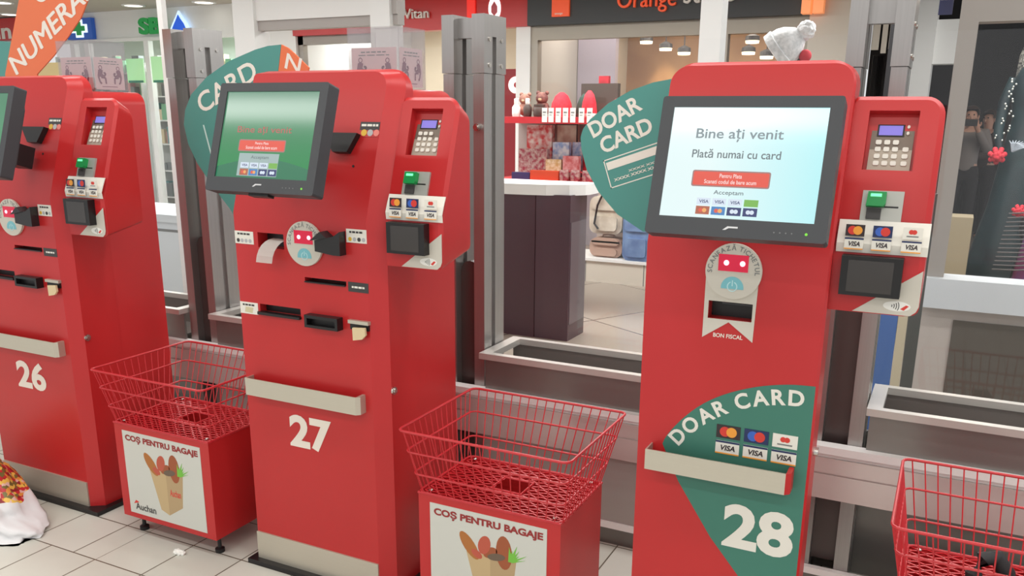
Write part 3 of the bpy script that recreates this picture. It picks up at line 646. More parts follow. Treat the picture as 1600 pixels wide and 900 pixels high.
# ------------------------------------------------------------------ luggage baskets
def expanded(bm, x0, x1, y0, y1, z, sx, sy, r, hole=None):
    """expanded metal: zigzag strands, leaving a square hole"""
    ny = int(round((y1 - y0) / sy)); nx = int(round((x1 - x0) / sx))
    for j in range(ny + 1):
        for i in range(nx):
            s = 1 if (i + j) % 2 else -1
            a = (x0 + i * sx, y0 + j * sy + s * sy * .28); b = (x0 + (i + 1) * sx, y0 + j * sy - s * sy * .28)
            m = ((a[0] + b[0]) / 2, (a[1] + b[1]) / 2)
            if hole and hole[0] < m[0] < hole[1] and hole[2] < m[1] < hole[3]: continue
            d = Vector((b[0] - a[0], b[1] - a[1], 0)).normalized(); q = Vector((-d.y, d.x, 0)) * r
            A, B = Vector((*a, z)), Vector((*b, z)); t = Vector((0, 0, .002))
            vs = [bm.verts.new(p) for p in (A - q, B - q, B + q, A + q, A - q + t, B - q + t, B + q + t, A + q + t)]
            for f in ((3, 2, 1, 0), (4, 5, 6, 7), (0, 1, 5, 4), (2, 3, 7, 6)): bm.faces.new([vs[g] for g in f])
def poster_art(parent, M):
    art = thing_part = None
    bm = nb(); box(bm, M, 0, .385, 0, .335, 0, .0015); po = obj('poster', bm, mk('poster_grey', (206, 206, 198), .45), parent)
    n = .0021
    bm = nb(); text(bm, M, 'COȘ PENTRU BAGAJE', .014, .374, .290, .322, n, .045); obj('heading', bm, REDT, po)
    bm = nb(); text(bm, M, 'Auchan', .03, .135, .018, .046, n, .02, 0); prism(bm, M, [(.022, .04), (.034, .056), (.05, .05), (.036, .044)], .0015, n, 1); obj('shop_lettering', bm, [DTEXT, REDP], po)
    bm = nb()
    prism(bm, M, [(.125, .2), (.165, .045), (.205, .03), (.205, .205)], .0015, .0019, 0); prism(bm, M, [(.205, .205), (.205, .03), (.275, .075), (.29, .205)], .0015, .0018, 1)
    text(bm, M, 'Auchan', .218, .272, .112, .14, n, .02, 2); obj('grocery_bag_picture', bm, [KRAFT, mk('kraft_dark', (182, 156, 118), .8), REDP], po)
    bm = nb()
    def loaf(cx, cy, l, w_, a, mi):
        c_, s_ = math.cos(a), math.sin(a)
        prism(bm, M, [(cx + x * c_ - y * s_, cy + x * s_ + y * c_) for x, y in circ(0, 0, l, 20, ry=w_)], .0015, .002 + mi * .0001, mi)
    loaf(.135, .222, .05, .02, 2.2, 0); loaf(.25, .225, .055, .026, 1.62, 1); loaf(.185, .235, .032, .02, 1.3, 2); loaf(.205, .215, .026, .016, .6, 1); loaf(.16, .2, .02, .012, 2.6, 2); loaf(.225, .205, .03, .012, .2, 3)
    obj('bread_picture', bm, [BREAD, BREAD2, mk('fruit_red', (188, 90, 70), .8), mk('jar_dark', (110, 92, 76), .7)], po)
    bm = nb()
    for i in range(7):
        a = .35 + i * .22; L_ = .05 + .012 * math.sin(i * 2.1); prism(bm, M, [(.272 - .008, .2), (.272 + .008, .2), (.272 + L_ * math.cos(a), .2 + L_ * math.sin(a))], .0015, .0022 + i * .00005)
    obj('leaf_picture', bm, LEAF, po)

def basket_stand(xc, label):
    s = thing('basket_stand', label, 'basket', (xc, 2.10, 0), 0, 'luggage basket stands between the kiosks')
    W, D, z0, z1 = .485, .33, .072, .452; h = W / 2
    bm = nb(); t = .012
    wbox(bm, -h, h, 0, t, z0, z1); wbox(bm, -h, h, D - t, D, z0, z1); wbox(bm, -h, -h + t, t, D - t, z0, z1); wbox(bm, h - t, h, t, D - t, z0, z1); wbox(bm, -h + t, h - t, t, D - t, z0, z0 + t); bevel(bm, .003, 1)
    obj('cabinet', bm, REDB, s)
    bm = nb(); wbox(bm, -.1, .16, .04, .2, z0 + .013, z0 + .03); obj('inner_tray', bm, STEEL, s)
    for x in (-h + .05, h - .035):
        for y in (.045, D - .045):
            bm = nb(); lathe(bm, [(.018, 0), (.018, .014), (.008, .02), (.006, z0)], (x, y, 0), 12); obj('foot', bm, BLACK, s, smooth=.6)
    poster_art(s, frame((-h + .042, 0, .093)) @ Matrix.Diagonal((1.04, 1.01, 1, 1)))
    # mesh top with square hole and its frame
    bm = nb(); expanded(bm, -h + .005, h - .005, .008, D - .008, z1 + .002, .021, .0165, .0026, (-.055, .05, .13, .225))
    for q in ([(-h, 0), (h, 0), (h, D), (-h, D)], [(-.055, .13), (.05, .13), (.05, .225), (-.055, .225)]):
        tube(bm, [(x, y, z1 + .004) for x, y in q], .004, 6, closed=True)
    obj('mesh_top', bm, REDW, s)
    for x in (-h + .03, h - .03):
        for y in (.025, D - .02):
            bm = nb(); ball(bm, (x, y, z1 + .007), .007, 1, 1, .6, 10); obj('screw_head', bm, CHROME, s)
    # basket
    R1 = (-.283, .283, -.047, .428, .67); R0 = (-.242, .242, .0, .33, .459)
    def lerp(t): return [R1[i] + (R0[i] - R1[i]) * t for i in range(5)]
    bm = nb()
    for t, r in ((0, .0042), (.34, .0032), (.7, .0032), (1, .0035)):
        a, b, c_, d, z = lerp(t); tube(bm, [(x, y, z) for x, y in rrect(a, b, c_, d, .022, 4)], r, 6, closed=True)
    obj('rim_wires', bm, REDW, s)
    bm = nb(); r = .0019
    n = 17
    for i in range(n):
        f = .04 + .92 * i / (n - 1)
        for sd in (2, 3):
            A = (R1[0] + (R1[1] - R1[0]) * f, R1[sd], R1[4]); B = (R0[0] + (R0[1] - R0[0]) * f, R0[sd], R0[4]); tube(bm, [A, B], r, 5)
    n = 14
    for i in range(n):
        f = .05 + .9 * i / (n - 1)
        for sd in (0, 1):
            A = (R1[sd], R1[2] + (R1[3] - R1[2]) * f, R1[4]); B = (R0[sd], R0[2] + (R0[3] - R0[2]) * f, R0[4]); tube(bm, [A, B], r, 5)
    obj('side_wires', bm, REDW, s)
    return s
basket_stand(-2.505, 'red wire luggage basket on a red cabinet, between kiosks 26 and 27')
basket_stand(-1.132, 'red wire luggage basket on a red cabinet, between kiosks 27 and 28')
basket_stand(.254, 'red wire luggage basket cut off at the right edge, holding black straps')
bm = nb()
pts = [(.17, 2.22, .476), (.165, 2.23, .51), (.18, 2.24, .55), (.21, 2.25, .555), (.235, 2.25, .52), (.24, 2.24, .476)]
tube(bm, pts, .021, 10); tube(bm, [(.2, 2.18, .474), (.215, 2.19, .5), (.24, 2.2, .51), (.27, 2.2, .49), (.29, 2.19, .474)], .018, 10)
tag(obj('bag_strap', bm, mk('strap_black', (28, 24, 26), .6), smooth=.8), 'black looped straps lying in the red basket at the right edge', 'strap')

# ------------------------------------------------------------------ signs fixed behind the kiosks
def board(name, label, cat, M, pts, mat, th=.006, mats=None):
    """flat sign board; its shape is outline + thickness"""
    t = thing(name, label, cat, M.to_translation()); bm = nb(); M2 = M.copy(); M2.translation = (0, 0, 0)
    prism(bm, M2, pts, 0, th); obj('board', bm, mat, t); return t, M2
S2 = frame((0, 2.63, 0))
t, M = board('card_sign', 'rounded teal CARD sign with an orange wedge, behind the monitor of kiosk 27', 'sign', S2,
             [(-2.271, 1.839), (-2.335, 1.836), (-2.399, 1.824), (-2.53, 1.787), (-2.653, 1.73), (-2.746, 1.663), (-2.785, 1.604), (-2.799, 1.547), (-2.784, 1.472), (-2.744, 1.397), (-2.667, 1.306), (-2.589, 1.225), (-2.553, 1.176), (-2.3, 1.3), (-2.3, 1.72)], TEAL)
bm = nb(); prism(bm, M, [(-2.27, 1.839), (-2.239, 1.826), (-2.2, 1.797), (-2.149, 1.756), (-2.19, 1.6), (-2.29, 1.6), (-2.298, 1.72)], 0, .0062); obj('orange_wedge', bm, ORANGE, t)
bm = nb(); text(bm, M, 'CARD', -2.693, -2.36, 1.588, 1.664, .0068, .016, rot=math.radians(24)); obj('lettering', bm, WHITE, t)
bm = nb(); text(bm, M, 'N', -2.262, -2.19, 1.757, 1.812, .0068, .016, rot=math.radians(-18)); obj('lettering', bm, WHITE, t)
bm = nb(); prism(bm, M, [(-2.695, 1.548), (-2.688, 1.548), (-2.652, 1.405), (-2.659, 1.405)], .006, .0068); prism(bm, M, [(-2.655, 1.405), (-2.648, 1.412), (-2.45, 1.5), (-2.45, 1.492)], .006, .0068); obj('card_picture', bm, mk('line_pale', (190, 220, 214), .5), t)
bm = nb(); wbox(bm, -2.3, -2.05, -.026, .0, 1.4, 1.46); obj('bracket', bm, STEEL, t)
t, M = board('ticket_sign', 'tall orange NUMERAR sign standing above kiosk 26', 'sign', S2,
             [(-3.876, 1.6), (-3.876, 1.755), (-3.70, 2.085), (-3.66, 2.13), (-3.55, 2.16), (-3.4, 2.15), (-3.28, 2.11), (-3.25, 2.07), (-3.275, 2.045), (-3.334, 1.973), (-3.428, 1.9), (-3.536, 1.825), (-3.657, 1.753), (-3.7, 1.6)], ORANGE)
bm = nb()
for d_ in (0, .004, .008): text(bm, M, 'NUMERAR', -3.798 + d_, -3.136 + d_, 1.75, 1.832, .0068 + d_ * .02, .0, rot=math.radians(29))
obj('lettering', bm, WHITE, t)
bm = nb(); ring(bm, M, -3.565, 2.105, .052, .06, .006, .0068, 32); obj('coin_outline', bm, WHITE, t)
bm = nb(); wbox(bm, -3.8, -3.7, -.026, .0, 1.61, 1.65); obj('bracket', bm, STEEL, t)
t, M = board('card_sign', 'grey teal sign edge left of the orange NUMERAR sign', 'sign', frame((0, 2.67, 0)), [(-4.2, 1.55), (-4.2, 1.9), (-3.985, 1.906), (-3.80, 1.888), (-3.89, 1.755), (-3.89, 1.55)], TEAL)
bm = nb(); wbox(bm, -4.2, -3.895, -.0, .02, 1.5, 1.55); wbox(bm, -3.95, -3.92, -.02, .02, 0, 1.55); obj('stand', bm, STEEL, t)
t, M = board('card_sign', 'rounded teal DOAR CARD sign with a card outline, left of the monitor of kiosk 28', 'sign', frame((0, 2.405, 0)),
             [(-0.660, 1.700), (-0.709, 1.696), (-0.773, 1.685), (-0.837, 1.664), (-0.902, 1.629), (-0.955, 1.585), (-0.976, 1.558), (-0.983, 1.535), (-.979, 1.500), (-0.961, 1.443), (-0.922, 1.381), (-0.861, 1.319), (-0.781, 1.274), (-0.66, 1.281)], TEAL)
bm = nb(); text(bm, M, 'DOAR', -.942, -.775, 1.532, 1.578, .0066, .028, rot=math.radians(29.5)); obj('lettering', bm, WHITE, t)
bm = nb(); text(bm, M, 'CARD', -.910, -.748, 1.488, 1.534, .0066, .028, rot=math.radians(24)); obj('lettering', bm, WHITE, t)
bm = nb(); C_ = M @ Matrix.Translation((-.8835, 1.392, 0)) @ Matrix.Rotation(math.radians(19), 4, 'Z')
for q in ((0, .2, 0, .003), (0, .003, 0, .083), (0, .2, .08, .083), (.006, .2, .052, .074)): box(bm, C_, *q, .006, .0066)
text(bm, C_, 'XXXX XXXX XXXX', .016, .17, .016, .024, .0067, .03); text(bm, C_, 'XXXX XXXX', .065, .17, .030, .036, .0067, .02)
obj('card_picture', bm, WHITE, t)
bm = nb(); wbox(bm, -.68, -.62, -.04, .0, 1.4, 1.45); obj('bracket', bm, STEEL, t)

# ------------------------------------------------------------------ donation boxes on the kiosks
def figure_print(bm, M, u, v, h, n, mi, flip=1):
    """a seated outline figure as on the charity boxes"""
    def q(pts, c=False): 
        for (a, b), (c_, d) in zip(pts, pts[1:]):
            L_ = math.hypot(c_ - a, d - b) or 1; px, py = -(d - b) / L_ * h * .05, (c_ - a) / L_ * h * .05
            prism(bm, M, [(u + flip * (a * h + px), v + b * h + py), (u + flip * (a * h - px), v + b * h - py), (u + flip * (c_ * h - px), v + d * h - py), (u + flip * (c_ * h + px), v + d * h + py)], n, n + .0004, mi)
    prism(bm, M, [(u + flip * a * h, v + b * h) for a, b in ((.0, .78), (.2, .76), (.2, .4), (-.06, .36))], n, n + .0003, mi)
    ring(bm, M, u + flip * .1 * h, v + .88 * h, .08 * h, .12 * h, n, n + .0004, 14, mi=mi)
    q([(.0, .75), (-.08, .4), (.0, .1), (.1, .0)]); q([(.2, .75), (.14, .5), (.3, .42), (.42, .5)]); q([(.1, .35), (.38, .33), (.4, .0)]); q([(.42, .5), (.36, .62), (.3, .55)])
def donation_box(x0, label, w_=.2):
    t = thing('donation_box', label, 'box', (x0, 2.435, 1.673), 0, 'clear donation boxes on the kiosks')
    D, H = .16, .19; th = .003
    bm = nb()
    wbox(bm, 0, w_, 0, th, 0, H); wbox(bm, 0, w_, D - th, D, 0, H); wbox(bm, 0, th, th, D - th, 0, H); wbox(bm, w_ - th, w_, th, D - th, 0, H); wbox(bm, th, w_ - th, th, D - th, 0, th)
    obj('walls', bm, ACRYL, t)
    bm = nb(); wbox(bm, 0, w_, 0, D, H, H + .003); wbox(bm, w_ * .3, w_ * .7, D * .45, D * .5, H + .003, H + .006); obj('lid', bm, ACRYL, t)
    Fm = frame((0, 0, 0)); Rm = Matrix(((0, 0, 1, w_), (1, 0, 0, 0), (0, 1, 0, 0), (0, 0, 0, 1)))
    for M, L_ in ((Fm, w_), (Rm, D)):
        bm = nb(); box(bm, M, .012, L_ - .012, .008, .13, -.006, -.005, 0)
        dashes(bm, M, L_ * .25, L_ * .75, .114, .118, -.0045, 2, 4); dashes(bm, M, L_ * .2, L_ * .8, .105, .108, -.0045, 2, 5)
        figure_print(bm, M, L_ * .2, .03, .07, -.0045, 1); figure_print(bm, M, L_ * .8, .03, .068, -.0045, 1, -1)
        box(bm, M, L_ * .25, L_ * .7, .018, .0205, -.005, -.0045, 1)
        obj('leaflet', bm, [PINKP, PRUNE, GREYT], t)
    for i in range(5):
        bm = nb(); a = i * 1.3; M = Matrix.Translation((w_ * (.2 + .15 * i), D * .5 + .02 * math.sin(a), .005 + i * .002)) @ Matrix.Rotation(a, 4, 'Z') @ Matrix.Rotation(.25, 4, 'X'); box(bm, M, -.03, .03, -.015, .015, 0, .0006); obj('banknote', bm, [mk('note_grey', (190, 180, 170), .8)], t)
donation_box(-1.83, 'clear donation box with purple figures, on top of kiosk 27')
donation_box(-3.26, 'clear donation box with purple figures, on top of kiosk 26')

# ------------------------------------------------------------------ floor clutter
from mathutils import noise as mnoise
bm = nb(); bmesh.ops.create_icosphere(bm, subdivisions=5, radius=1)
for v in bm.verts:
    p = v.co.copy(); n = mnoise.noise(p * 2.2) * .16 + mnoise.noise(p * 6) * .07 + mnoise.noise(p * 15) * .025
    p *= 1 + n
    x, y, z = p.x * .40, p.y * .2, p.z * .30
    if x > .12: z *= max(.28, 1 - (x - .12) * 3.1); y *= .9
    v.co = (x, y, max(z, 0) if z > -.02 else 0)
bmesh.ops.remove_doubles(bm, verts=bm.verts, dist=.0005)
bag = obj('shopping_bag', bm, WHITE, smooth=1.2, loc=(-3.42, 1.885, .001))
def bag_mat():
    m = bpy.data.materials.new('bag_film'); m.use_nodes = True; nt = m.node_tree; b = nt.nodes['Principled BSDF']; L = nt.links.new; N = nt.nodes.new
    tc = N('ShaderNodeTexCoord'); vo = N('ShaderNodeTexVoronoi'); vo.inputs['Scale'].default_value = 62; L(tc.outputs['Object'], vo.inputs['Vector'])
    r = N('ShaderNodeValToRGB'); r.color_ramp.interpolation = 'CONSTANT'
    cols = [(0, (196, 50, 56)), (.22, (224, 150, 70)), (.42, (238, 196, 90)), (.6, (150, 40, 50)), (.75, (120, 110, 60)), (.88, (230, 190, 180))]
    e = r.color_ramp.elements; e[0].position, e[0].color = 0, rgb(*cols[0][1]); e[1].position, e[1].color = cols[1][0], rgb(*cols[1][1])
    for p, c in cols[2:]: q = e.new(p); q.color = rgb(*c)
    sr = N('ShaderNodeSeparateColor'); L(vo.outputs['Color'], sr.inputs[0]); L(sr.outputs[0], r.inputs[0])
    sp = N('ShaderNodeSeparateXYZ'); L(tc.outputs['Object'], sp.inputs[0]); no = N('ShaderNodeTexNoise'); no.inputs['Scale'].default_value = 9; L(tc.outputs['Object'], no.inputs['Vector'])
    a = N('ShaderNodeMath'); a.operation = 'MULTIPLY_ADD'; a.inputs[1].default_value = .12; L(no.outputs['Fac'], a.inputs[0]); L(sp.outputs['Z'], a.inputs[2])
    g = N('ShaderNodeMath'); g.operation = 'GREATER_THAN'; g.inputs[1].default_value = .175; L(a.outputs[0], g.inputs[0])
    mx = N('ShaderNodeMix'); mx.data_type = 'RGBA'; mx.inputs[6].default_value = rgb(226, 226, 228); L(g.outputs[0], mx.inputs[0]); L(r.outputs[0], mx.inputs[7]); L(mx.outputs[2], b.inputs['Base Color'])
    b.inputs['Roughness'].default_value = .3; return m
bag.data.materials[0] = bag_mat()
tag(bag, 'crumpled white plastic shopping bag with a colourful print, on the floor at the left edge', 'bag')
bm = nb(); bmesh.ops.create_icosphere(bm, subdivisions=3, radius=1)
for v in bm.verts: n = 1 + .35 * mnoise.noise(v.co * 2.4); v.co = (v.co.x * n * .026, v.co.y * n * .014, max(0, v.co.z * n * .012 + .004))
tag(obj('paper_scrap', bm, PAPER, loc=(-2.42, 2.06, .0005)), 'small white paper scrap on the tile joint in front of the left basket', 'paper')

# ------------------------------------------------------------------ gallery stands
t = thing('service_counter', 'dark purple counter with a curved white top, seen right of the middle post', 'counter', (-2.9, 5.63, 0))
bm = nb(); wbox(bm, -.7, .26, .0, .31, .0, 1.05); obj('front_panel', bm, PURP, t)
bm = nb(); wbox(bm, .264, .53, .004, .31, .0, 1.05); obj('end_panel', bm, mk('counter_purple_light', (74, 58, 68), .22), t)
bm = nb(); wbox(bm, .53, .534, .02, .3, .12, .86); obj('glossy_inset', bm, PURPL, t)  # lighter grey patch paints reflected light on the counter side
bm = nb(); prism(bm, I4, [(-.75, -.05), (-.1, -.07), (.15, -.055), (.35, -.02), (.5, .05), (.585, .14), (.6, .2), (.6, .36), (-.75, .36)], 1.045, 1.12); bevel(bm, .008, 1); obj('worktop', bm, WHITEW, t)
t = thing('service_counter', 'white counter beyond the left post, in front of the chemist', 'counter', (-5.6, 5.0, 0))
bm = nb(); wbox(bm, -.9, .7, 0, .6, 0, .74); wbox(bm, -.93, .73, -.03, .63, .74, .80); bevel(bm, .01, 1); obj('body', bm, mk('counter_white', (214, 222, 228), .3), t)
bm = nb(); wbox(bm, -.9, .7, -.004, .0, .66, .68); obj('shadow_gap', bm, GREYT, t)  # grey strip across the counter front, below the top

t = thing('gift_shelf', 'red gift shelf crowded with boxes behind the purple counter', 'shelf', (-2.87, 6.45, 0))
bm = nb(); wbox(bm, -.55, .55, 0, .5, 1.04, 1.08); obj('shelf_board', bm, SHELFR, t)
bm = nb(); wbox(bm, -.55, .55, .03, .5, 1.54, 1.575); wbox(bm, -.55, .55, .0, .03, 1.525, 1.575); obj('shelf_board', bm, SHELFR, t)
bm = nb(); wbox(bm, -.55, .55, .48, .52, 1.04, 1.54); obj('back_panel', bm, mk('shelf_grey', (176, 168, 162), .6), t)
bm = nb(); wbox(bm, -.5, .1, .1, .48, 0, 1.04); obj('base_cabinet', bm, SHELFR, t)
def gift_mat(name, c1, c2, sc):
    m = mk(name, c1, .5); return noise_col(m, c1, c2, sc, 2)
GM = [gift_mat('gift_red_white', (214, 70, 70), (236, 222, 212), 22), gift_mat('gift_beige', (216, 196, 172), (190, 150, 130), 12), gift_mat('gift_blue', (140, 170, 214), (226, 230, 236), 24), gift_mat('gift_cream', (228, 214, 186), (196, 160, 100), 30),
      gift_mat('gift_pink', (220, 160, 160), (196, 90, 90), 26), gift_mat('gift_red', (196, 44, 56), (150, 30, 40), 20), mk('gift_orange', (224, 84, 52), .5), mk('gift_navy', (60, 60, 110), .5), gift_mat('gift_doll', (210, 190, 180), (170, 60, 80), 34), mk('gift_dark', (70, 56, 50), .6)]
GY = 6.46
def gx(px): return -3.268 + (px - 795) * .00561
def gz(py): return 1.078 + (280 - py) * .00514
names = ['gift box', 'picture frame']
gifts = [(797, 838, 196, 232, 0, .3, 'red and white patterned gift box upper left on the gift shelf', 'box', 'gift_box'), (842, 873, 190, 236, 1, .36, 'beige framed board with a dark top rail on the gift shelf', 'frame', 'wall_picture'),
         (796, 842, 233, 277, 8, .16, 'pale toy pack with pink spots at the left end of the gift shelf', 'toy pack', 'toy_pack'), (846, 872, 222, 277, 2, .22, 'pale blue toy box standing mid gift shelf', 'box', 'toy_box'), (873, 889, 222, 262, 2, .28, 'narrow blue toy box right of the pale blue box', 'box', 'toy_box'),
         (845, 869, 248, 277, 3, .1, 'cream box with brown spots in front of the pale blue box', 'box', 'gift_box'), (872, 896, 242, 277, 4, .1, 'pink patterned box in front of the narrow blue box', 'box', 'gift_box'), (896, 909, 222, 277, 5, .2, 'tall dark red box beside the pink patterned box', 'box', 'gift_box'), (910, 930, 228, 277, 0, .24, 'red and white box next to the teal DOAR sign edge', 'box', 'gift_box'),
         (826, 871, 265, 277, 6, .03, 'flat orange red box lying at the shelf front', 'box', 'chocolate_box'), (796, 825, 269, 277, 7, .03, 'flat navy box lying at the left shelf front', 'box', 'chocolate_box')]
for a, b, y0, y1, mi, dy, lb, cat, nm in gifts:
    bm = nb(); x0, x1, z1 = gx(a), gx(b), gz(y0); z0 = 1.08
    wbox(bm, x0, x1, GY + dy, GY + dy + .055, z0 + .001, z1); bevel(bm, .005, 1)
    if nm == 'wall_picture': pass
    o = obj(nm, bm, GM[mi]); tag(o, lb, cat, 'gifts on the red shelf')
    if nm == 'wall_picture':
        f_ = nb(); wbox(f_, x0 - .012, x1 + .012, GY + dy - .006, GY + dy, z1 - .03, z1 + .01); obj('top_rail', f_, GM[9], o)
        f_ = nb(); wbox(f_, x1, x1 + .014, GY + dy - .006, GY + dy, z0 + .1, z1 - .03); obj('side_rail', f_, GM[9], o)
for i, (a, lb) in enumerate(((872, 'left of three striped mugs on the gift shelf'), (889, 'middle of three striped mugs on the gift shelf'), (907, 'right of three striped mugs on the gift shelf'))):
    t = thing('gift_mug', lb, 'mug', (gx(a + 7), GY + .05, 1.081), 0, 'mugs on the gift shelf')
    bm = nb(); lathe(bm, [(.036, 0), (.04, .01), (.04, .085), (.034, .085), (.033, .012)], (0, 0, 0), 16); obj('cup', bm, GM[8], t, smooth=.6)
    bm = nb(); tube(bm, [(.038, 0, .02), (.06, 0, .03), (.064, 0, .05), (.056, 0, .068), (.038, 0, .074)], .005, 6); obj('handle', bm, GM[5], t, smooth=.8)
for i, a in enumerate((847, 857, 868, 879, 890, 903, 915)):
    bm = nb(); x = gx(a); wbox(bm, x, x + .045, GY - .012, GY - .008, 1.535, 1.645); o = obj('price_card', bm, PAPER); f_ = nb(); dashes(f_, frame((0, GY - .0122, 0)), x + .008, x + .036, 1.605, 1.617, .0006, 0, i); dashes(f_, frame((0, GY - .0122, 0)), x + .008, x + .03, 1.588, 1.593, .0006, 0, i + 9); obj('price_print', f_, GREYT, o)
    tag(o, ('leftmost', 'second', 'third', 'middle', 'fifth', 'sixth', 'rightmost')[i] + ' of seven white price cards along the upper red shelf edge', 'price card', 'price cards on the upper shelf')
def hat(x, y, z, r, h, mat, label, pom=None):
    t = thing('felt_hat', label, 'hat', (x, y, z)); bm = nb(); lathe(bm, [(r, 0), (r * 1.02, h * .2), (r * .9, h * .55), (r * .6, h * .85), (r * .2, h)], (0, 0, 0), 20); obj('crown', bm, mat, t, smooth=1.)
    bm = nb(); lathe(bm, [(r * 1.06, 0), (r * 1.08, h * .08), (r * 1.03, h * .14)], (0, 0, 0), 20); obj('band', bm, pom or mat, t, smooth=1.)
    return t
HATR = noise_col(mk('hat_red', (196, 40, 56), .8), (190, 36, 52), (206, 52, 64), 30); HATG = mk('hat_green', (44, 66, 56), .8)
hat(gx(862), 6.64, 1.577, .088, .19, HATR, 'plump red felt hat on the upper gift shelf')
hat(gx(893), 6.71, 1.577, .07, .18, HATG, 'dark green felt hat in front of the dark picture box', GM[9])
hat(gx(911), 6.55, 1.577, .06, .2, HATR, 'tall red felt hat right of the green one', GM[0])
hat(gx(948), 6.62, 1.577, .07, .14, HATR, 'small red felt hat near the teal sign on the upper shelf', PAPER)
bm = nb(); wbox(bm, gx(880), gx(936), 6.8, 6.86, 1.577, 1.577 + .26); bevel(bm, .004, 1); tag(obj('picture_box', bm, mk('box_brown', (74, 64, 56), .5)), 'dark brown picture box standing on the upper gift shelf', 'box')
bm = nb(); wbox(bm, gx(906), gx(921), 6.81, 6.85, 1.838, 1.895); tag(obj('gift_box', bm, GM[5]), 'little red box on top of the dark brown picture box', 'box')
bm = nb(); wbox(bm, gx(932), gx(962), 6.72, 6.78, 1.577, 1.577 + .12); tag(obj('gift_box', bm, GM[4]), 'pink box on the upper shelf behind the small red hat', 'box')
def plush(x, y, z, r, label, mat):
    t = thing('plush_toy', label, 'toy', (x, y, z)); bm = nb(); ball(bm, (0, 0, r), r, 1, .8, 1); ball(bm, (0, -.01, r * 2.35), r * .8, 1.05, .9, .95)
    for s in (-1, 1): ball(bm, (s * r * .62, 0, r * 3.0), r * .28); ball(bm, (s * r * .8, -r * .5, r * .9), r * .34, 1, 1, 1.4)
    obj('body', bm, mat, t); bm = nb()
    ball(bm, (0, -r * .72, r * 2.2), r * .3, 1, .6, .8, mi=0); obj('muzzle', bm, GM[3], t)
    for s in (-1, 1): bm = nb(); ball(bm, (s * r * .3, -r * .7, r * 2.55), r * .08); obj('eye', bm, BLACK, t)
plush(gx(806), 6.62, 1.577, .058, 'brown plush toy at the left end of the upper shelf', noise_col(mk('plush_brown', (150, 110, 96), .9), (130, 90, 80), (176, 130, 112), 30))
plush(gx(830), 6.66, 1.577, .062, 'dark plush toy behind the little bottles on the upper shelf', noise_col(mk('plush_dark', (110, 76, 72), .9), (84, 52, 54), (150, 104, 92), 26))
for a, c1, lb in ((801, PAPER, 'white snowman shaped bottle on the upper shelf'), (819, GM[9], 'dark bottle with a white neck on the upper shelf'), (838, GM[9], 'short dark jar right of the bottles on the upper shelf')):
    t = thing('gift_bottle', lb, 'bottle', (gx(a), GY + .05, 1.576)); bm = nb(); h = .12 if a != 838 else .08
    lathe(bm, [(.03, 0), (.034, .02), (.034, h * .6), (.016, h * .8)] if a != 838 else [(.045, 0), (.05, .02), (.05, .07), (.04, .078)], (0, 0, 0), 14); obj('bottle_body', bm, c1, t, smooth=.9)
    bm = nb(); lathe(bm, [(.015, h * .8), (.018, h * .84), (.018, h * 1.15), (.012, h * 1.18)] if a != 838 else [(.046, .079), (.046, .095), (.03, .097)], (0, 0, 0), 14); obj('cap', bm, PAPER if a != 838 else GM[9], t, smooth=.9)

# hat tree with the white bobble hat (its pole stands behind kiosk 28)
t = thing('hat_stand', 'slim hat stand behind kiosk 28 with a red knob', 'stand', (-.86, 5.5, 0))
bm = nb(); lathe(bm, [(.16, 0), (.16, .02), (.02, .04), (.015, 1.9)], (0, 0, 0), 16); obj('pole', bm, DGREY, t, smooth=.6)
bm = nb(); tube(bm, [(0, 0, 1.86), (-.05, 0, 1.93), (-.07, 0, 1.96)], .01, 8); obj('arm', bm, DGREY, t)
bm = nb(); ball(bm, (0, 0, 1.935), .036); obj('knob', bm, HATR, t, label='red knob')
HW = noise_col(mk('hat_white', (222, 224, 224), .9), (206, 210, 212), (236, 238, 240), 40, bump=.4)
t = thing('bobble_hat', 'white knitted bobble hat tipped over above the top edge of kiosk 28', 'hat', (-.965, 5.5, 2.0)); t.rotation_euler = (0, math.radians(52), 0)
bm = nb(); lathe(bm, [(.10, -.07), (.112, -.03), (.108, .0), (.09, .04), (.05, .085), (.015, .1)], (0, 0, 0), 24, wob=lambda a, z: .03 * math.cos(a * 12)); obj('knit', bm, HW, t, smooth=1.)
bm = nb(); lathe(bm, [(.108, -.085), (.122, -.08), (.124, -.035), (.11, -.03)], (0, 0, 0), 24); obj('cuff', bm, HW, t, smooth=1.)
bm = nb(); bmesh.ops.create_icosphere(bm, subdivisions=4, radius=.052, matrix=Matrix.Translation((0, 0, .125)))
for v in bm.verts: v.co += (v.co - Vector((0, 0, .125))) * (.25 * mnoise.noise(v.co * 60))
obj('bobble', bm, mk('bobble_white', (232, 234, 236), .95), t)

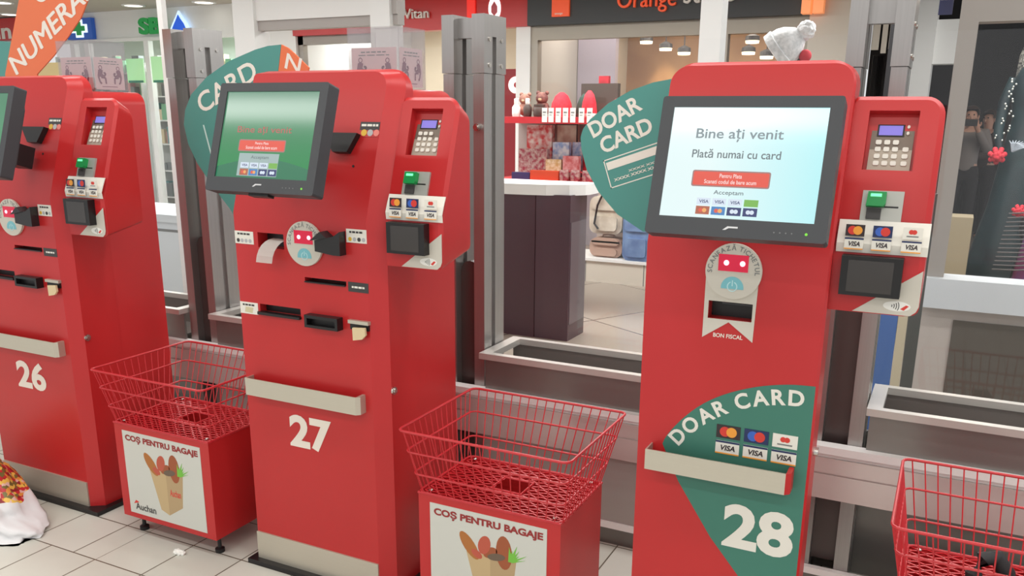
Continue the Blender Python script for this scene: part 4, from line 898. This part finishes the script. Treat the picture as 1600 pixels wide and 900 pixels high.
# bags on the bench
t = thing('bench', 'low white bench with handbags, seen left of kiosk 28', 'bench', (-3.0, 7.9, 0))
bm = nb(); wbox(bm, -.6, .85, 0, .5, 0, .21); obj('plinth', bm, CREAM, t)
bm = nb(); wbox(bm, -.6, .85, -.02, .52, .21, .235); obj('seat', bm, WHITEW, t)
for x in (-.15, .45): bm = nb(); wbox(bm, x, x + .008, -.002, .0, .0, .21); obj('joint', bm, GREYT, t)
def backpack(x, y, z, w_, h, d, mat, label, kind='bag', tilt=0.):
    t = thing('handbag' if kind != 'backpack' else 'backpack', label, 'bag', (x, y, z), tilt)
    bm = nb(); prism(bm, frame((0, 0, 0)), rrect(-w_ / 2, w_ / 2, 0, h * .86, w_ * .22, 5), -d, 0); bevel(bm, .02, 2, .9); obj('body', bm, mat, t, smooth=.7)
    bm = nb(); prism(bm, frame((0, -.0, 0)), rrect(-w_ * .36, w_ * .36, h * .08, h * .42, w_ * .1, 4), 0, .03); bevel(bm, .008, 2, .9); obj('pocket', bm, mat, t, smooth=.7)
    bm = nb(); prism(bm, frame((0, -.0, 0)), rrect(-w_ * .42, w_ * .42, h * .55, h * .84, w_ * .12, 4), 0, .02); obj('flap', bm, mat, t, smooth=.7)
    bm = nb(); tube(bm, [(-w_ * .2, d / 2, h * .82), (-w_ * .17, d / 2, h * .95), (0, d / 2, h), (w_ * .17, d / 2, h * .95), (w_ * .2, d / 2, h * .82)], .009, 6); obj('handle', bm, BLACK if kind == 'dark' else mat, t)
    return t
BPC = noise_col(mk('bag_cream', (200, 190, 172), .7), (186, 174, 156), (214, 206, 190), 9); BPB = noise_col(mk('bag_blue', (104, 132, 176), .7), (92, 118, 164), (120, 150, 190), 8); BPT = mk('bag_tan', (178, 148, 132), .6)
bm = nb(); wbox(bm, -3.2, -2.4, 8.32, 8.36, .236, 1.0); tag(obj('display_backdrop', bm, mk('panel_rose', (186, 170, 160), .6)), 'rosy display panel standing on the bench behind the bags', 'panel')
backpack(-2.98, 8.0, .236, .34, .22, .16, BPT, 'tan handbag standing on the bench under the cream backpack', 'bag')
b_ = backpack(-2.99, 8.0, .466, .34, .42, .15, BPC, 'cream backpack with a dark strap, above the tan handbag', 'backpack')
bm = nb(); tube(bm, [(-.02, -.035, .4), (-.07, -.05, .28), (-.1, -.045, .1), (-.06, -.04, .05)], .01, 6); obj('strap', bm, BLACK, b_)
bm = nb(); prism(bm, frame((.12, -.04, .25)), [(0, 0), (.05, .02), (.05, .1), (0, .12)], 0, .006); obj('swing_tag', bm, mk('tag_lime', (200, 214, 90), .6), b_)
backpack(-2.64, 7.92, .236, .28, .52, .15, BPB, 'pale blue backpack standing at the bench front', 'backpack')
backpack(-2.39, 8.02, .236, .2, .34, .12, mk('bag_navy', (64, 70, 84), .7), 'dark navy bag half hidden behind kiosk 28', 'dark')

# upright display boards under the card module of kiosk 28
t = thing('display_stand', 'upright blue, cream and dark display boards seen under the card module of kiosk 28', 'stand', (-.15, 3.9, 0))
for a, b, c, nm in ((-.062, .012, mk('board_blue', (64, 104, 170), .4), 'blue_board'), (.014, .05, mk('board_cream', (196, 186, 160), .5), 'cream_board'), (.052, .1, mk('board_dark', (70, 72, 70), .4), 'dark_board')):
    bm = nb(); wbox(bm, a, b, 0, .03, .03, 1.3); obj(nm, bm, c, t)
bm = nb(); wbox(bm, -.08, .12, -.08, .12, 0, .03); obj('foot', bm, DGREY, t)

# ------------------------------------------------------------------ shop signs and contents
def letters(name, label, s, x0, x1, z0, z1, y, mat, bold=.02, cat='sign', depth=.03):
    bm = nb(); text(bm, frame((0, y, 0)), s, x0, x1, z0, z1, 0, bold); g = bmesh.ops.extrude_face_region(bm, geom=bm.faces[:], use_keep_orig=True); bmesh.ops.translate(bm, verts=[v for v in g['geom'] if isinstance(v, bmesh.types.BMVert)], vec=(0, -depth, 0))
    return tag(obj(name, bm, mat), label, cat)
FY = 8.84
t = thing('cross_sign', 'blue square sign with a green chemist cross edged in white', 'sign', (-11.4, 8.93, 2.725))
M = frame((0, 0, 0)); bm = nb(); box(bm, M, -.27, .255, -.142, .14, -.06, 0); obj('panel', bm, mk('sign_blue', (40, 84, 160), .4, emit=(30, 70, 150), es=.4), t)
def cross(r, a): return [(-a, -r), (a, -r), (a, -a), (r, -a), (r, a), (a, a), (a, r), (-a, r), (-a, a), (-r, a), (-r, -a), (-a, -a)]
bm = nb(); prism(bm, M, [(x * 1.4, y) for x, y in cross(.12, .056)], 0, .01); obj('cross_edge', bm, mk('sign_glow_white', (240, 250, 250), .4, emit=(230, 250, 255), es=.8), t)
bm = nb(); prism(bm, M, [(x * 1.4, y) for x, y in cross(.09, .034)], .01, .02); obj('cross', bm, mk('sign_green', (30, 140, 70), .4, emit=(20, 130, 60), es=.4), t)
GL = mk('letter_green', (30, 140, 70), .5, emit=(10, 120, 50), es=.3)
letters('chemist_lettering', 'green SB letters on the white chemist fascia', 'SB', -10.15, -9.72, 2.6, 2.815, FY + .06, GL, .05)
letters('chemist_lettering', 'green letter L beside the blue drop emblem', 'L', -9.72, -9.6, 2.6, 2.805, FY + .06, GL, .05)
t = thing('drop_sign', 'lit blue drop emblem above the left steel post', 'sign', (-9.45, 8.93, 2.645))
M = frame((0, 0, 0)); dp = [(0, .24), (.05, .17), (.13, .08), (.17, .0), (.14, -.09), (.05, -.13), (-.06, -.13), (-.15, -.09), (-.18, .0), (-.12, .08), (-.05, .17)]
bm = nb(); prism(bm, M, dp, -.03, 0); obj('drop_edge', bm, mk('sign_glow_pale', (220, 235, 250), .4, emit=(190, 220, 255), es=.9), t)
bm = nb(); prism(bm, M, [(x * .68, y * .7 + .02) for x, y in dp], 0, .01); obj('drop', bm, mk('sign_drop', (40, 90, 190), .4, emit=(20, 80, 200), es=.7), t)
bm = nb(); prism(bm, M, [(-.1, -.06), (.0, -.1), (.11, -.06), (.05, -.03), (-.05, -.02)], .01, .014); obj('swoosh', bm, MATS['sign_glow_pale'], t)
t = thing('shop_sign', 'red shop sign with white letters left of the orange NUMERAR sign', 'sign', (-13.2, 8.93, 2.56)); bm = nb(); wbox(bm, -1., .68, -.05, 0, .05, .36); obj('panel', bm, REDS, t)
bm = nb(); text(bm, frame((0, -.051, 0)), 'in', .02, .36, .07, .28, .001, .03); obj('lettering', bm, WHITE, t)
letters('shop_lettering', 'white word Vitan on the red fascia', 'Vitan', -5.82, -5.49, 2.63, 2.735, FY, PAPER, .0)
t = thing('phone_shop_emblem', 'lit white drop ring emblem on the red fascia above the middle post', 'sign', (-4.665, FY, 2.695)); M = frame((0, 0, 0))
bm = nb(); prism(bm, M, circ(0, 0, .075, 24, ry=.125), -.03, 0); obj('disc', bm, mk('emblem_white', (245, 240, 240), .4, emit=(255, 240, 240), es=.9), t)
bm = nb(); prism(bm, M, [(.0, .07), (.035, .02), (.035, -.04), (0, -.075), (-.035, -.04), (-.035, .02)], 0, .01); obj('drop', bm, mk('emblem_pink', (200, 90, 100), .4), t)
bm = nb(); wbox(bm, -5.0, -4.9, FY - .012, FY + .01, 2.5, 3.0); tag(obj('light_strip', bm, mk('lit_red', (230, 50, 40), .4, emit=(240, 40, 30), es=.5)), 'brighter red upright strip left of the white ring emblem', 'sign')
ORB = mk('brand_orange', (226, 84, 40), .4, emit=(230, 80, 36), es=.35)
t = thing('square_sign', 'small orange square sign on the charcoal fascia', 'sign', (-3.86, 8.8, 2.65)); bm = nb(); wbox(bm, -.095, .1, -.03, 0, -.075, .12); obj('panel', bm, ORB, t)
bm = nb(); text(bm, frame((0, -.031, 0)), 'orange', -.06, .03, -.062, -.04, .001, .02); obj('lettering', bm, WHITE, t)
letters('shop_lettering', 'orange word on the charcoal fascia', 'Orange', -3.235, -2.63, 2.575, 2.79, 8.79, ORB, .0)
letters('shop_lettering', 'white word beside the orange word on the charcoal fascia', 'store', -2.555, -2.06, 2.64, 2.80, 8.79, PAPER, .0)
bm = nb(); wbox(bm, -1.42, -1.34, 8.62, 8.74, 2.49, 3.0); wbox(bm, -1.32, -1.23, 8.62, 8.72, 2.49, 3.0); bevel(bm, .02, 2); tag(obj('wall_lamp', bm, mk('lamp_orange', (230, 150, 100), .4, emit=(250, 150, 90), es=.6)), 'orange wall lamp at the right end of the charcoal fascia', 'lamp')
# ceiling downlights of the gallery
LITE = mk('lamp_white', (255, 250, 240), .4, emit=(255, 248, 232), es=2.5)
for x, y, lb in ((-12.5, 8.67, 'round downlight left of the orange NUMERAR sign'), (-9.91, 8.62, 'round downlight above the green chemist letters'), (-8.78, 8.74, 'round downlight above the left steel post'), (-11.25, 7.7, 'round downlight at the top left corner')):
    t = thing('downlight', lb, 'ceiling light', (x, y, 2.94), 0, 'gallery downlights')
    bm = nb(); lathe(bm, [(.15, 0), (.15, -.012), (.115, -.012), (.115, -.002)], (0, 0, 0), 24); obj('trim_ring', bm, WHITEW, t)
    bm = nb(); lathe(bm, [(.112, -.004), (.10, -.012)], (0, 0, 0), 24); obj('lamp', bm, LITE, t)
# chemist shelves
ML = [mk('med_white', (226, 228, 222), .5), mk('med_green', (120, 180, 140), .5), mk('med_cream', (222, 206, 170), .5), mk('med_teal', (96, 150, 150), .5), mk('med_rose', (206, 150, 150), .5), mk('med_grey', (120, 126, 126), .5)]
for xb, lb, wh in ((-13.2, 'chemist shelf unit behind the orange NUMERAR sign', 'behind the orange sign'), (-11.75, 'chemist shelf unit behind the clear donation box of kiosk 26', 'behind the left donation box'), (-10.55, 'chemist shelf unit left of the left steel post', 'left of the left post'), (-9.2, 'chemist shelf unit seen right of the left steel post', 'right of the left post')):
    t = thing('chemist_shelf', lb, 'shelf', (xb, 9.75, 0), 0, 'chemist shelves'); 
    bm = nb(); wbox(bm, -.55, .55, .33, .36, 0, 2.3); obj('back_panel', bm, mk('shelf_pale', (196, 206, 196), .6), t)
    for s in (-.56, .54): bm = nb(); wbox(bm, s, s + .02, 0, .36, 0, 2.3); obj('side_panel', bm, WHITEW, t)
    for z in (.3, .7, 1.1, 1.45, 1.8, 2.15): bm = nb(); wbox(bm, -.54, .54, 0, .33, z, z + .02); obj('shelf_board', bm, WHITEW, t)
    for zi, z in enumerate((.3, .7, 1.1, 1.45, 1.8, 2.15)):
        x = -.5
        while x < .46:
            w_ = random.uniform(.06, .15); h = random.uniform(.1, .26); d = random.uniform(.02, .12)
            bm = nb(); wbox(bm, xb + x, xb + min(x + w_, .52), 9.75 + d, 9.75 + d + .1, z + .0205, z + .0205 + h); mm = random.choice(ML); tag(obj('medicine_box', bm, mm), mm.name[4:].replace('rose', 'pink') + ' medicine pack, ' + ('lowest', 'second lowest', 'third lowest', 'third highest', 'second highest', 'topmost')[zi] + ' board of the shelf ' + wh, 'box', 'medicine packs on the chemist shelves'); x += w_ + random.uniform(.01, .05)
GP = mk('poster_green', (176, 226, 176), .5, emit=(160, 226, 160), es=.35)
for a, b, z0, z1, lb in ((-10.55, -10.22, 1.98, 2.3, 'pale green poster in the chemist window, left of the slim mullion'), (-10.06, -9.68, 1.98, 2.32, 'pale green poster in the chemist window beside the left steel post'), (-12.5, -11.75, 2.0, 2.28, 'cream poster in the chemist window right of the orange sign')):
    bm = nb(); wbox(bm, a, b, 8.95, 8.965, z0, z1); o = obj('window_poster', bm, GP if 'green' in lb else mk('poster_cream', (230, 208, 150), .5, emit=(220, 190, 120), es=.25)); tag(o, lb, 'poster')
    f_ = nb(); wbox(f_, a + .02, b - .02, 8.945, 8.95, z0, z0 + .03); obj('poster_foot', f_, mk('poster_teal', (60, 140, 120), .5), o)
# red phone shop contents
t = thing('lit_display', 'dark red display panel with a lit ring behind the gift toys', 'panel', (-4.9, 10.0, 0)); bm = nb(); wbox(bm, -.45, .2, 0, .06, 0, 2.13); obj('panel', bm, mk('panel_red', (160, 44, 54), .5), t)
bm = nb(); ring(bm, frame((0, -.001, 0)), -.07, 1.94, .035, .10, 0, .02, 24); obj('ring_lamp', bm, mk('ring_white', (250, 240, 235), .4, emit=(255, 240, 235), es=1.), t)
for i, (y, z) in enumerate(((9.7, 2.5), (10.3, 2.55), (10.9, 2.6))):
    bm = nb(); wbox(bm, -7.4, -4.45, y, y + .08, 2.86, 2.92); tag(obj('ceiling_tube', bm, mk('tube_white', (250, 250, 245), .4, emit=(255, 250, 240), es=1.3)), ['front', 'middle', 'rear'][i] + ' strip light on the red phone shop ceiling', 'ceiling light', 'phone shop strip lights')
spots = [(-3.72, 2.50, 'left of the white column, highest'), (-3.46, 2.41, 'left of the white column, middle'), (-3.22, 2.355, 'left of the white column, nearest to it'), (-2.33, 2.45, 'left of the white bobble hat, highest'), (-2.42, 2.34, 'left of the white bobble hat, lower left'), (-2.2, 2.287, 'left of the white bobble hat, lowest')]
for x, z, lb in spots:
    t = thing('shop_spotlight', 'warm hanging spotlight in the middle shop, ' + lb, 'ceiling light', (x, 11.2 - (.25 if lb.endswith('hat, highest') else 0), z), 0, 'middle shop spotlights')
    bm = nb(); lathe(bm, [(.008, .07), (.008, 2.94 - z)], (0, 0, 0), 8); obj('drop_rod', bm, DGREY, t)
    bm = nb(); lathe(bm, [(.02, .08), (.08, .05), (.085, .0)], (0, 0, 0), 20); obj('housing', bm, DGREY, t)
    bm = nb(); lathe(bm, [(.08, .0), (.075, -.03)], (0, 0, 0), 20); obj('lamp', bm, mk('lamp_warm', (255, 240, 205), .4, emit=(255, 236, 200), es=3.), t)
for x in (-3.7, -3.25, -2.9, -2.1):
    l = bpy.data.lights.new('shop_spot', 'SPOT'); l.energy = 70; l.color = (1, .76, .42); l.spot_size = .8; l.spot_blend = .7; l.shadow_soft_size = .05
    o = bpy.data.objects.new('shop_spot', l); COL.objects.link(o); o.location = (x, 11.6, 2.8); o.rotation_euler = (math.radians(14), 0, 0)
# drapery shop seen between the flanges
for i, (x, w_, h) in enumerate(((-.82, .062, .12), (-.738, .045, .15), (-.676, .062, .115))):
    bm = nb(); wbox(bm, x, x + w_, 8.9, 8.92, 2.3 - h, 2.42); tag(obj('hanging_sign', bm, CREAM), ['left', 'middle, longer', 'right'][i] + ' of three cream signs hanging between the flanges of the right post', 'sign', 'hanging cream signs')
for i, (x, m) in enumerate(((-.9, (92, 92, 94)), (-.84, (60, 60, 62)), (-.74, (96, 94, 94)), (-.68, (70, 68, 70)))):
    bm = nb(); N_ = 12; W_ = .055
    pa = [(W_ * k / N_, .012 * math.sin(k * 2.1)) for k in range(N_ + 1)]; prism(bm, I4, pa + [(a, b + .01) for a, b in pa[::-1]], 0, 2.18)
    tag(obj('curtain', bm, mk('drape_%d' % m[0], m, .8), loc=(x, 10.0, .02)), ['leftmost grey', 'second, darker', 'third, light grey', 'rightmost dark grey'][i] + ' curtain hanging between the flanges of the right post', 'curtain', 'curtains of the drapery shop')
t = thing('blue_sign', 'dark blue shop sign with pale marks left of the fashion window frame', 'sign', (-.29, 8.88, 2.5)); bm = nb(); wbox(bm, -.085, .1, -.02, 0, -.045, .4); obj('panel', bm, mk('sign_navy', (56, 60, 110), .4), t)
bm = nb(); dashes(bm, frame((0, -.021, 0)), -.04, .07, .075, .12, .001, 0, 6); obj('pale_marks', bm, PAPER, t)

# ------------------------------------------------------------------ fashion shop window
def dress(x, y, label, base, H, wR, fl=True, tilt=0.):
    t = thing('mannequin', label, 'mannequin', (x, y, 0), tilt)
    bm = nb()
    prof = [(wR, .22), (wR * .97, .4), (wR * .8, .7), (wR * .62, .95), (.12, H - .5), (.105, H - .42), (.13, H - .25), (.135, H - .15), (.09, H - .06)]
    lathe(bm, prof, (0, 0, 0), 40, wob=lambda a, z: (.07 * math.cos(a * 9) * max(0, (1.1 - z)))); obj('gown', bm, base, t, smooth=1.2)
    bm = nb(); lathe(bm, [(.05, H - .06), (.045, H + .03), (.06, H + .05), (.085, H + .13), (.09, H + .19), (.07, H + .26), (.03, H + .29)], (0, 0, 0), 20); obj('head_form', bm, mk('form_grey', (90, 84, 80), .5), t, smooth=1.2)
    bm = nb(); lathe(bm, [(.17, 0), (.17, .02), (.02, .03), (.015, .25)], (0, 0, 0), 20); obj('foot_plate', bm, CHROME, t, smooth=.5)
    for s in (-1, 1):
        bm = nb(); tube(bm, [(s * .12, 0, H - .13), (s * .17, -.01, H - .3), (s * .18, -.03, H - .5), (s * .15, -.08, H - .68)], .035, 10, rr=[.045, .04, .034, .024]); obj('sleeve', bm, base, t, smooth=1.2)
    return t
TD = noise_col(mk('gown_teal', (24, 42, 46), .5), (18, 32, 38), (32, 54, 58), 5)
BD = noise_col(mk('gown_black', (22, 22, 28), .5), (16, 16, 22), (40, 30, 40), 6)
SEQ = mk('sequin', (210, 214, 206), .25, .6); FLO = mk('flower_red', (206, 44, 60), .7)
def rose(parent, p, r):
    bm = nb()
    for k in range(3):
        for j in range(5 + k):
            a = 2 * PI * j / (5 + k) + k; rr_ = r * (.25 + .3 * k); ball(bm, (p[0] + rr_ * math.cos(a), p[1] - r * .3 * (2 - k), p[2] + rr_ * math.sin(a)), r * .34, 1, .5, 1, 8)
    obj('flower', bm, FLO, parent)
g1 = dress(.43, 7.5, 'mannequin in a dark teal gown with a red flower, at the right edge', TD, 2.0, .3)
for i in range(26):
    bm = nb(); ball(bm, (-.14 + .004 * i * math.sin(i) * .5 + random.uniform(-.02, .02), -.125 + random.uniform(-.01, .01), 1.86 - i * .017), .008, 1, .5, 1, 6); obj('sequin', bm, SEQ, g1)
rose(g1, (-.17, -.19, 1.33), .055)
for i in range(9):
    a = .5 + i * .16; bm = nb(); tube(bm, [(-.08, -.2, 1.36), (-.08 + .07 * math.cos(a), -.215, 1.36 + .06 * math.sin(a)), (-.08 + .14 * math.cos(a), -.21, 1.35 + .09 * math.sin(a))], .006, 5, rr=[.007, .006, .002]); obj('feather', bm, mk('feather_pale', (170, 180, 190), .7), g1)
g2 = dress(.66, 6.98, 'mannequin in a black gown with plum skirt folds, lower right edge', BD, 1.35, .24)
rose(g2, (-.235, -.1, .98), .04)
bm = nb(); 
for i in range(14): tube(bm, [(-.29 - .004 * i, -.1, .96 - i * .03), (-.2, -.2, .98 - i * .03), (-.15, -.22, .99 - i * .03)], .005, 5)
obj('striped_trim', bm, mk('trim_grey', (96, 92, 92), .6), g2)
bm = nb(); lathe(bm, [(.23, .2), (.22, .5), (.18, .85), (.12, 1.0)], (.02, -.09, 0), 30, wob=lambda a, z: .08 * math.cos(a * 8)); obj('plum_overskirt', bm, noise_col(mk('plum', (120, 50, 90), .6), (150, 30, 50), (100, 60, 120), 4), g2, smooth=1.2)
g3 = thing('lace_gown_stand', 'sparkling white lace gown on a stand at the upper right edge', 'gown', (.5, 7.9, 0))
bm = nb(); lathe(bm, [(.015, .02), (.015, 1.3)], (0, 0, 0), 10); lathe(bm, [(.18, 0), (.18, .02), (.02, .025)], (0, 0, 0), 16); obj('stand', bm, CHROME, g3)
bm = nb(); lathe(bm, [(.2, 1.0), (.16, 1.3), (.12, 1.6), (.17, 1.85), (.16, 2.05), (.1, 2.25), (.05, 2.32)], (0, 0, 0), 40, wob=lambda a, z: .05 * math.sin(a * 11 + z * 30)); obj('lace', bm, noise_col(mk('lace', (190, 190, 180), .6), (60, 62, 60), (225, 225, 215), 60, 1), g3, smooth=1.2)
bm = nb(); wbox(bm, .0, .155, 6.75, 7.0, 0, .93); bevel(bm, .004, 1); tag(obj('pedestal', bm, mk('pedestal_tan', (150, 138, 112), .5)), 'tan pedestal block behind the fashion window, left of the teal gown', 'pedestal')

# ------------------------------------------------------------------ window mirror image of two people, built as figures inside the shop
SKIN = mk('skin', (206, 158, 136), .5)
def skin_mesh(name, nodes, edges, mat, parent, sub=2):
    me = bpy.data.meshes.new(name); me.from_pydata([n[0] for n in nodes], edges, []); o = bpy.data.objects.new(name, me); COL.objects.link(o)
    md = o.modifiers.new('s', 'SKIN'); md.use_smooth_shade = True
    sv = me.skin_vertices
    if not sv:
        me.skin_vertices  # created by the modifier
    for i, n in enumerate(nodes):
        r = n[1]; me.skin_vertices[0].data[i].radius = (r, r) if isinstance(r, (int, float)) else r
    me.skin_vertices[0].data[0].use_root = True
    o.modifiers.new('u', 'SUBSURF').levels = sub
    bpy.context.view_layer.update()
    nm = bpy.data.meshes.new_from_object(o.evaluated_get(bpy.context.evaluated_depsgraph_get())); o.modifiers.clear(); o.data = nm; nm.materials.clear(); nm.materials.append(mat)
    for p in nm.polygons: p.use_smooth = True
    if parent: o.parent = parent
    return o
def person(x, y, rot, label, H, arms, shirt, trousers, hairc, headturn=0., jacket=None):
    t = thing('person', label, 'person', (x, y, 0), rot)
    k = H / 1.72
    N_, E = [], []
    def add(p, r, par=None):
        N_.append((tuple(c * k for c in p), r * k if isinstance(r, (int, float)) else tuple(q * k for q in r)))
        if par is not None: E.append((par, len(N_) - 1))
        return len(N_) - 1
    pel = add((0, 0, .93), (.15, .105)); wa = add((0, 0, 1.08), (.13, .095), pel); ch = add((0, -.01, 1.28), (.155, .11), wa); cl = add((0, 0, 1.41), (.11, .08), ch)
    nk = add((0, 0, 1.47), .052, cl); jaw = add((0, -.018, 1.54), .062, nk); hd = add((0, -.008, 1.615), .082, jaw); add((0, .005, 1.68), .06, hd)
    hands = []
    for s in (-1, 1):
        hp = add((s * .09, 0, .86), .092, pel); kn = add((s * .1, -.01, .48), .058, hp); an = add((s * .1, .01, .09), .038, kn); add((s * .115, -.13, .035), .036, an)
        sh = add((s * .175, 0, 1.4), .06, cl); A = arms[s]
        el = add(A[0], .043, sh); wr = add(A[1], .03, el); d = Vector(A[2])
        pa = add(tuple(Vector(A[1]) + d * .06), .034, wr); side = d.cross(Vector((0, -1, .2))).normalized()
        for f, ln in ((-.03, .055), (-.01, .065), (.01, .07), (.03, .06)):
            b0 = add(tuple(Vector(A[1]) + d * .1 + side * f), .011, pa); b1 = add(tuple(Vector(A[1]) + d * (.1 + ln * .5) + side * f + Vector((0, -.012, 0))), .009, b0); add(tuple(Vector(A[1]) + d * (.1 + ln) + side * f + Vector((0, -.03, 0))), .008, b1)
        th = add(tuple(Vector(A[1]) + d * .05 + side * .045 + Vector((0, -.015, 0))), .012, pa); add(tuple(Vector(A[1]) + d * .085 + side * .06 + Vector((0, -.03, 0))), .009, th)
    o = skin_mesh('body', N_, E, SKIN, t)
    bm = nb()
    for s in (-1, 1): ball(bm, (s * .03 * k, -.082 * k, 1.625 * k), .009 * k)
    def child(nm, fn, mat):
        b = nb(); fn(b); obj(nm, b, mat, t, smooth=1.2)
    obj('eyes', bm, BLACK, t)
    child('nose', lambda b: ball(b, (0, -.092 * k, 1.59 * k), .014 * k, .8, 1, 1.4), SKIN)
    child('mouth', lambda b: ball(b, (0, -.083 * k, 1.548 * k), .02 * k, 1, .3, .3), mk('lips', (160, 90, 84), .5))
    for s in (-1, 1): child('ear', lambda b: ball(b, (s * .083 * k, .0, 1.6 * k), .024 * k, .4, .8, 1.2), SKIN)
    def hair(b):
        vs = ball(b, (0, .012 * k, 1.645 * k), .098 * k, 1, 1.05, .98, 20)
        bmesh.ops.delete(b, geom=[v for v in b.verts if v.co.z < 1.6 * k and v.co.y < .02 * k or v.co.z < 1.54 * k or (v.co.y < -.06 * k and v.co.z < 1.675 * k)], context='VERTS')
    child('hair', hair, mk('hair_' + label[:4], hairc, .7))
    # clothing as a second, slightly larger skin over torso, arms and legs
    def wear(nm, idx, grow, mat):
        ids = {i: j for j, i in enumerate(idx)}
        skin_mesh(nm, [(N_[i][0], tuple(q + grow * k for q in (N_[i][1] if isinstance(N_[i][1], tuple) else (N_[i][1],) * 2))) for i in idx], [(ids[a], ids[b]) for a, b in E if a in ids and b in ids], mat, t)
    per = 8; blk = 4 + 4 + 14
    R_, L_ = per, per + blk
    wear('trousers', [pel, wa, R_, R_ + 1, R_ + 2, L_, L_ + 1, L_ + 2], .014, trousers)
    wear('jacket', [wa, ch, cl, pel, R_ + 4, R_ + 5, R_ + 6, L_ + 4, L_ + 5, L_ + 6], .02, shirt)
    for b_ in (R_, L_): wear('shoe', [b_ + 2, b_ + 3], .012, BLACK)
    return t
DJ = mk('jacket_dark', (70, 58, 56), .8); GJ = mk('top_grey', (132, 126, 124), .8); DT = mk('trousers_dark', (34, 32, 36), .8)
p1 = person(.10, 12.6, 0, 'person in a grey top lifting a phone to the face, in the dim fashion shop', 1.72, {-1: ((-.24, -.12, 1.18), (-.09, -.27, 1.44), (.35, -.2, .9)), 1: ((.24, -.12, 1.18), (.09, -.27, 1.44), (-.35, -.2, .9))}, GJ, DT, (60, 44, 38))
p2 = person(.33, 13.5, math.radians(-35), 'person in a dark jacket with arms folded forward, right of the one with the phone', 1.68, {-1: ((-.24, -.05, 1.14), (-.06, -.26, 1.2), (.8, -.4, .2)), 1: ((.24, -.05, 1.14), (.04, -.28, 1.12), (-.85, -.3, .2))}, DJ, DT, (50, 38, 34))
bm = nb(); wbox(bm, -.075, .075, -.012, 0, -.04, .04); bevel(bm, .004, 1); tag(obj('phone', bm, BLACK, loc=(.10, 12.27, 1.53)), 'mirrored dark phone held up in front of the face of the person in grey', 'phone')
l = bpy.data.lights.new('fashion_lamp', 'AREA'); l.energy = 14; l.size = .6; l.color = (1, .85, .7); o = bpy.data.objects.new('fashion_lamp', l); COL.objects.link(o); o.location = (.3, 11.0, 2.85)  # unseen fill added so the mirrored figures show
l = bpy.data.lights.new('fashion_lamp', 'AREA'); l.energy = 16; l.size = .4; l.color = (1, .9, .8); o = bpy.data.objects.new('fashion_lamp', l); COL.objects.link(o); o.location = (.35, 7.0, 2.85)  # unseen fill added to brighten the gowns
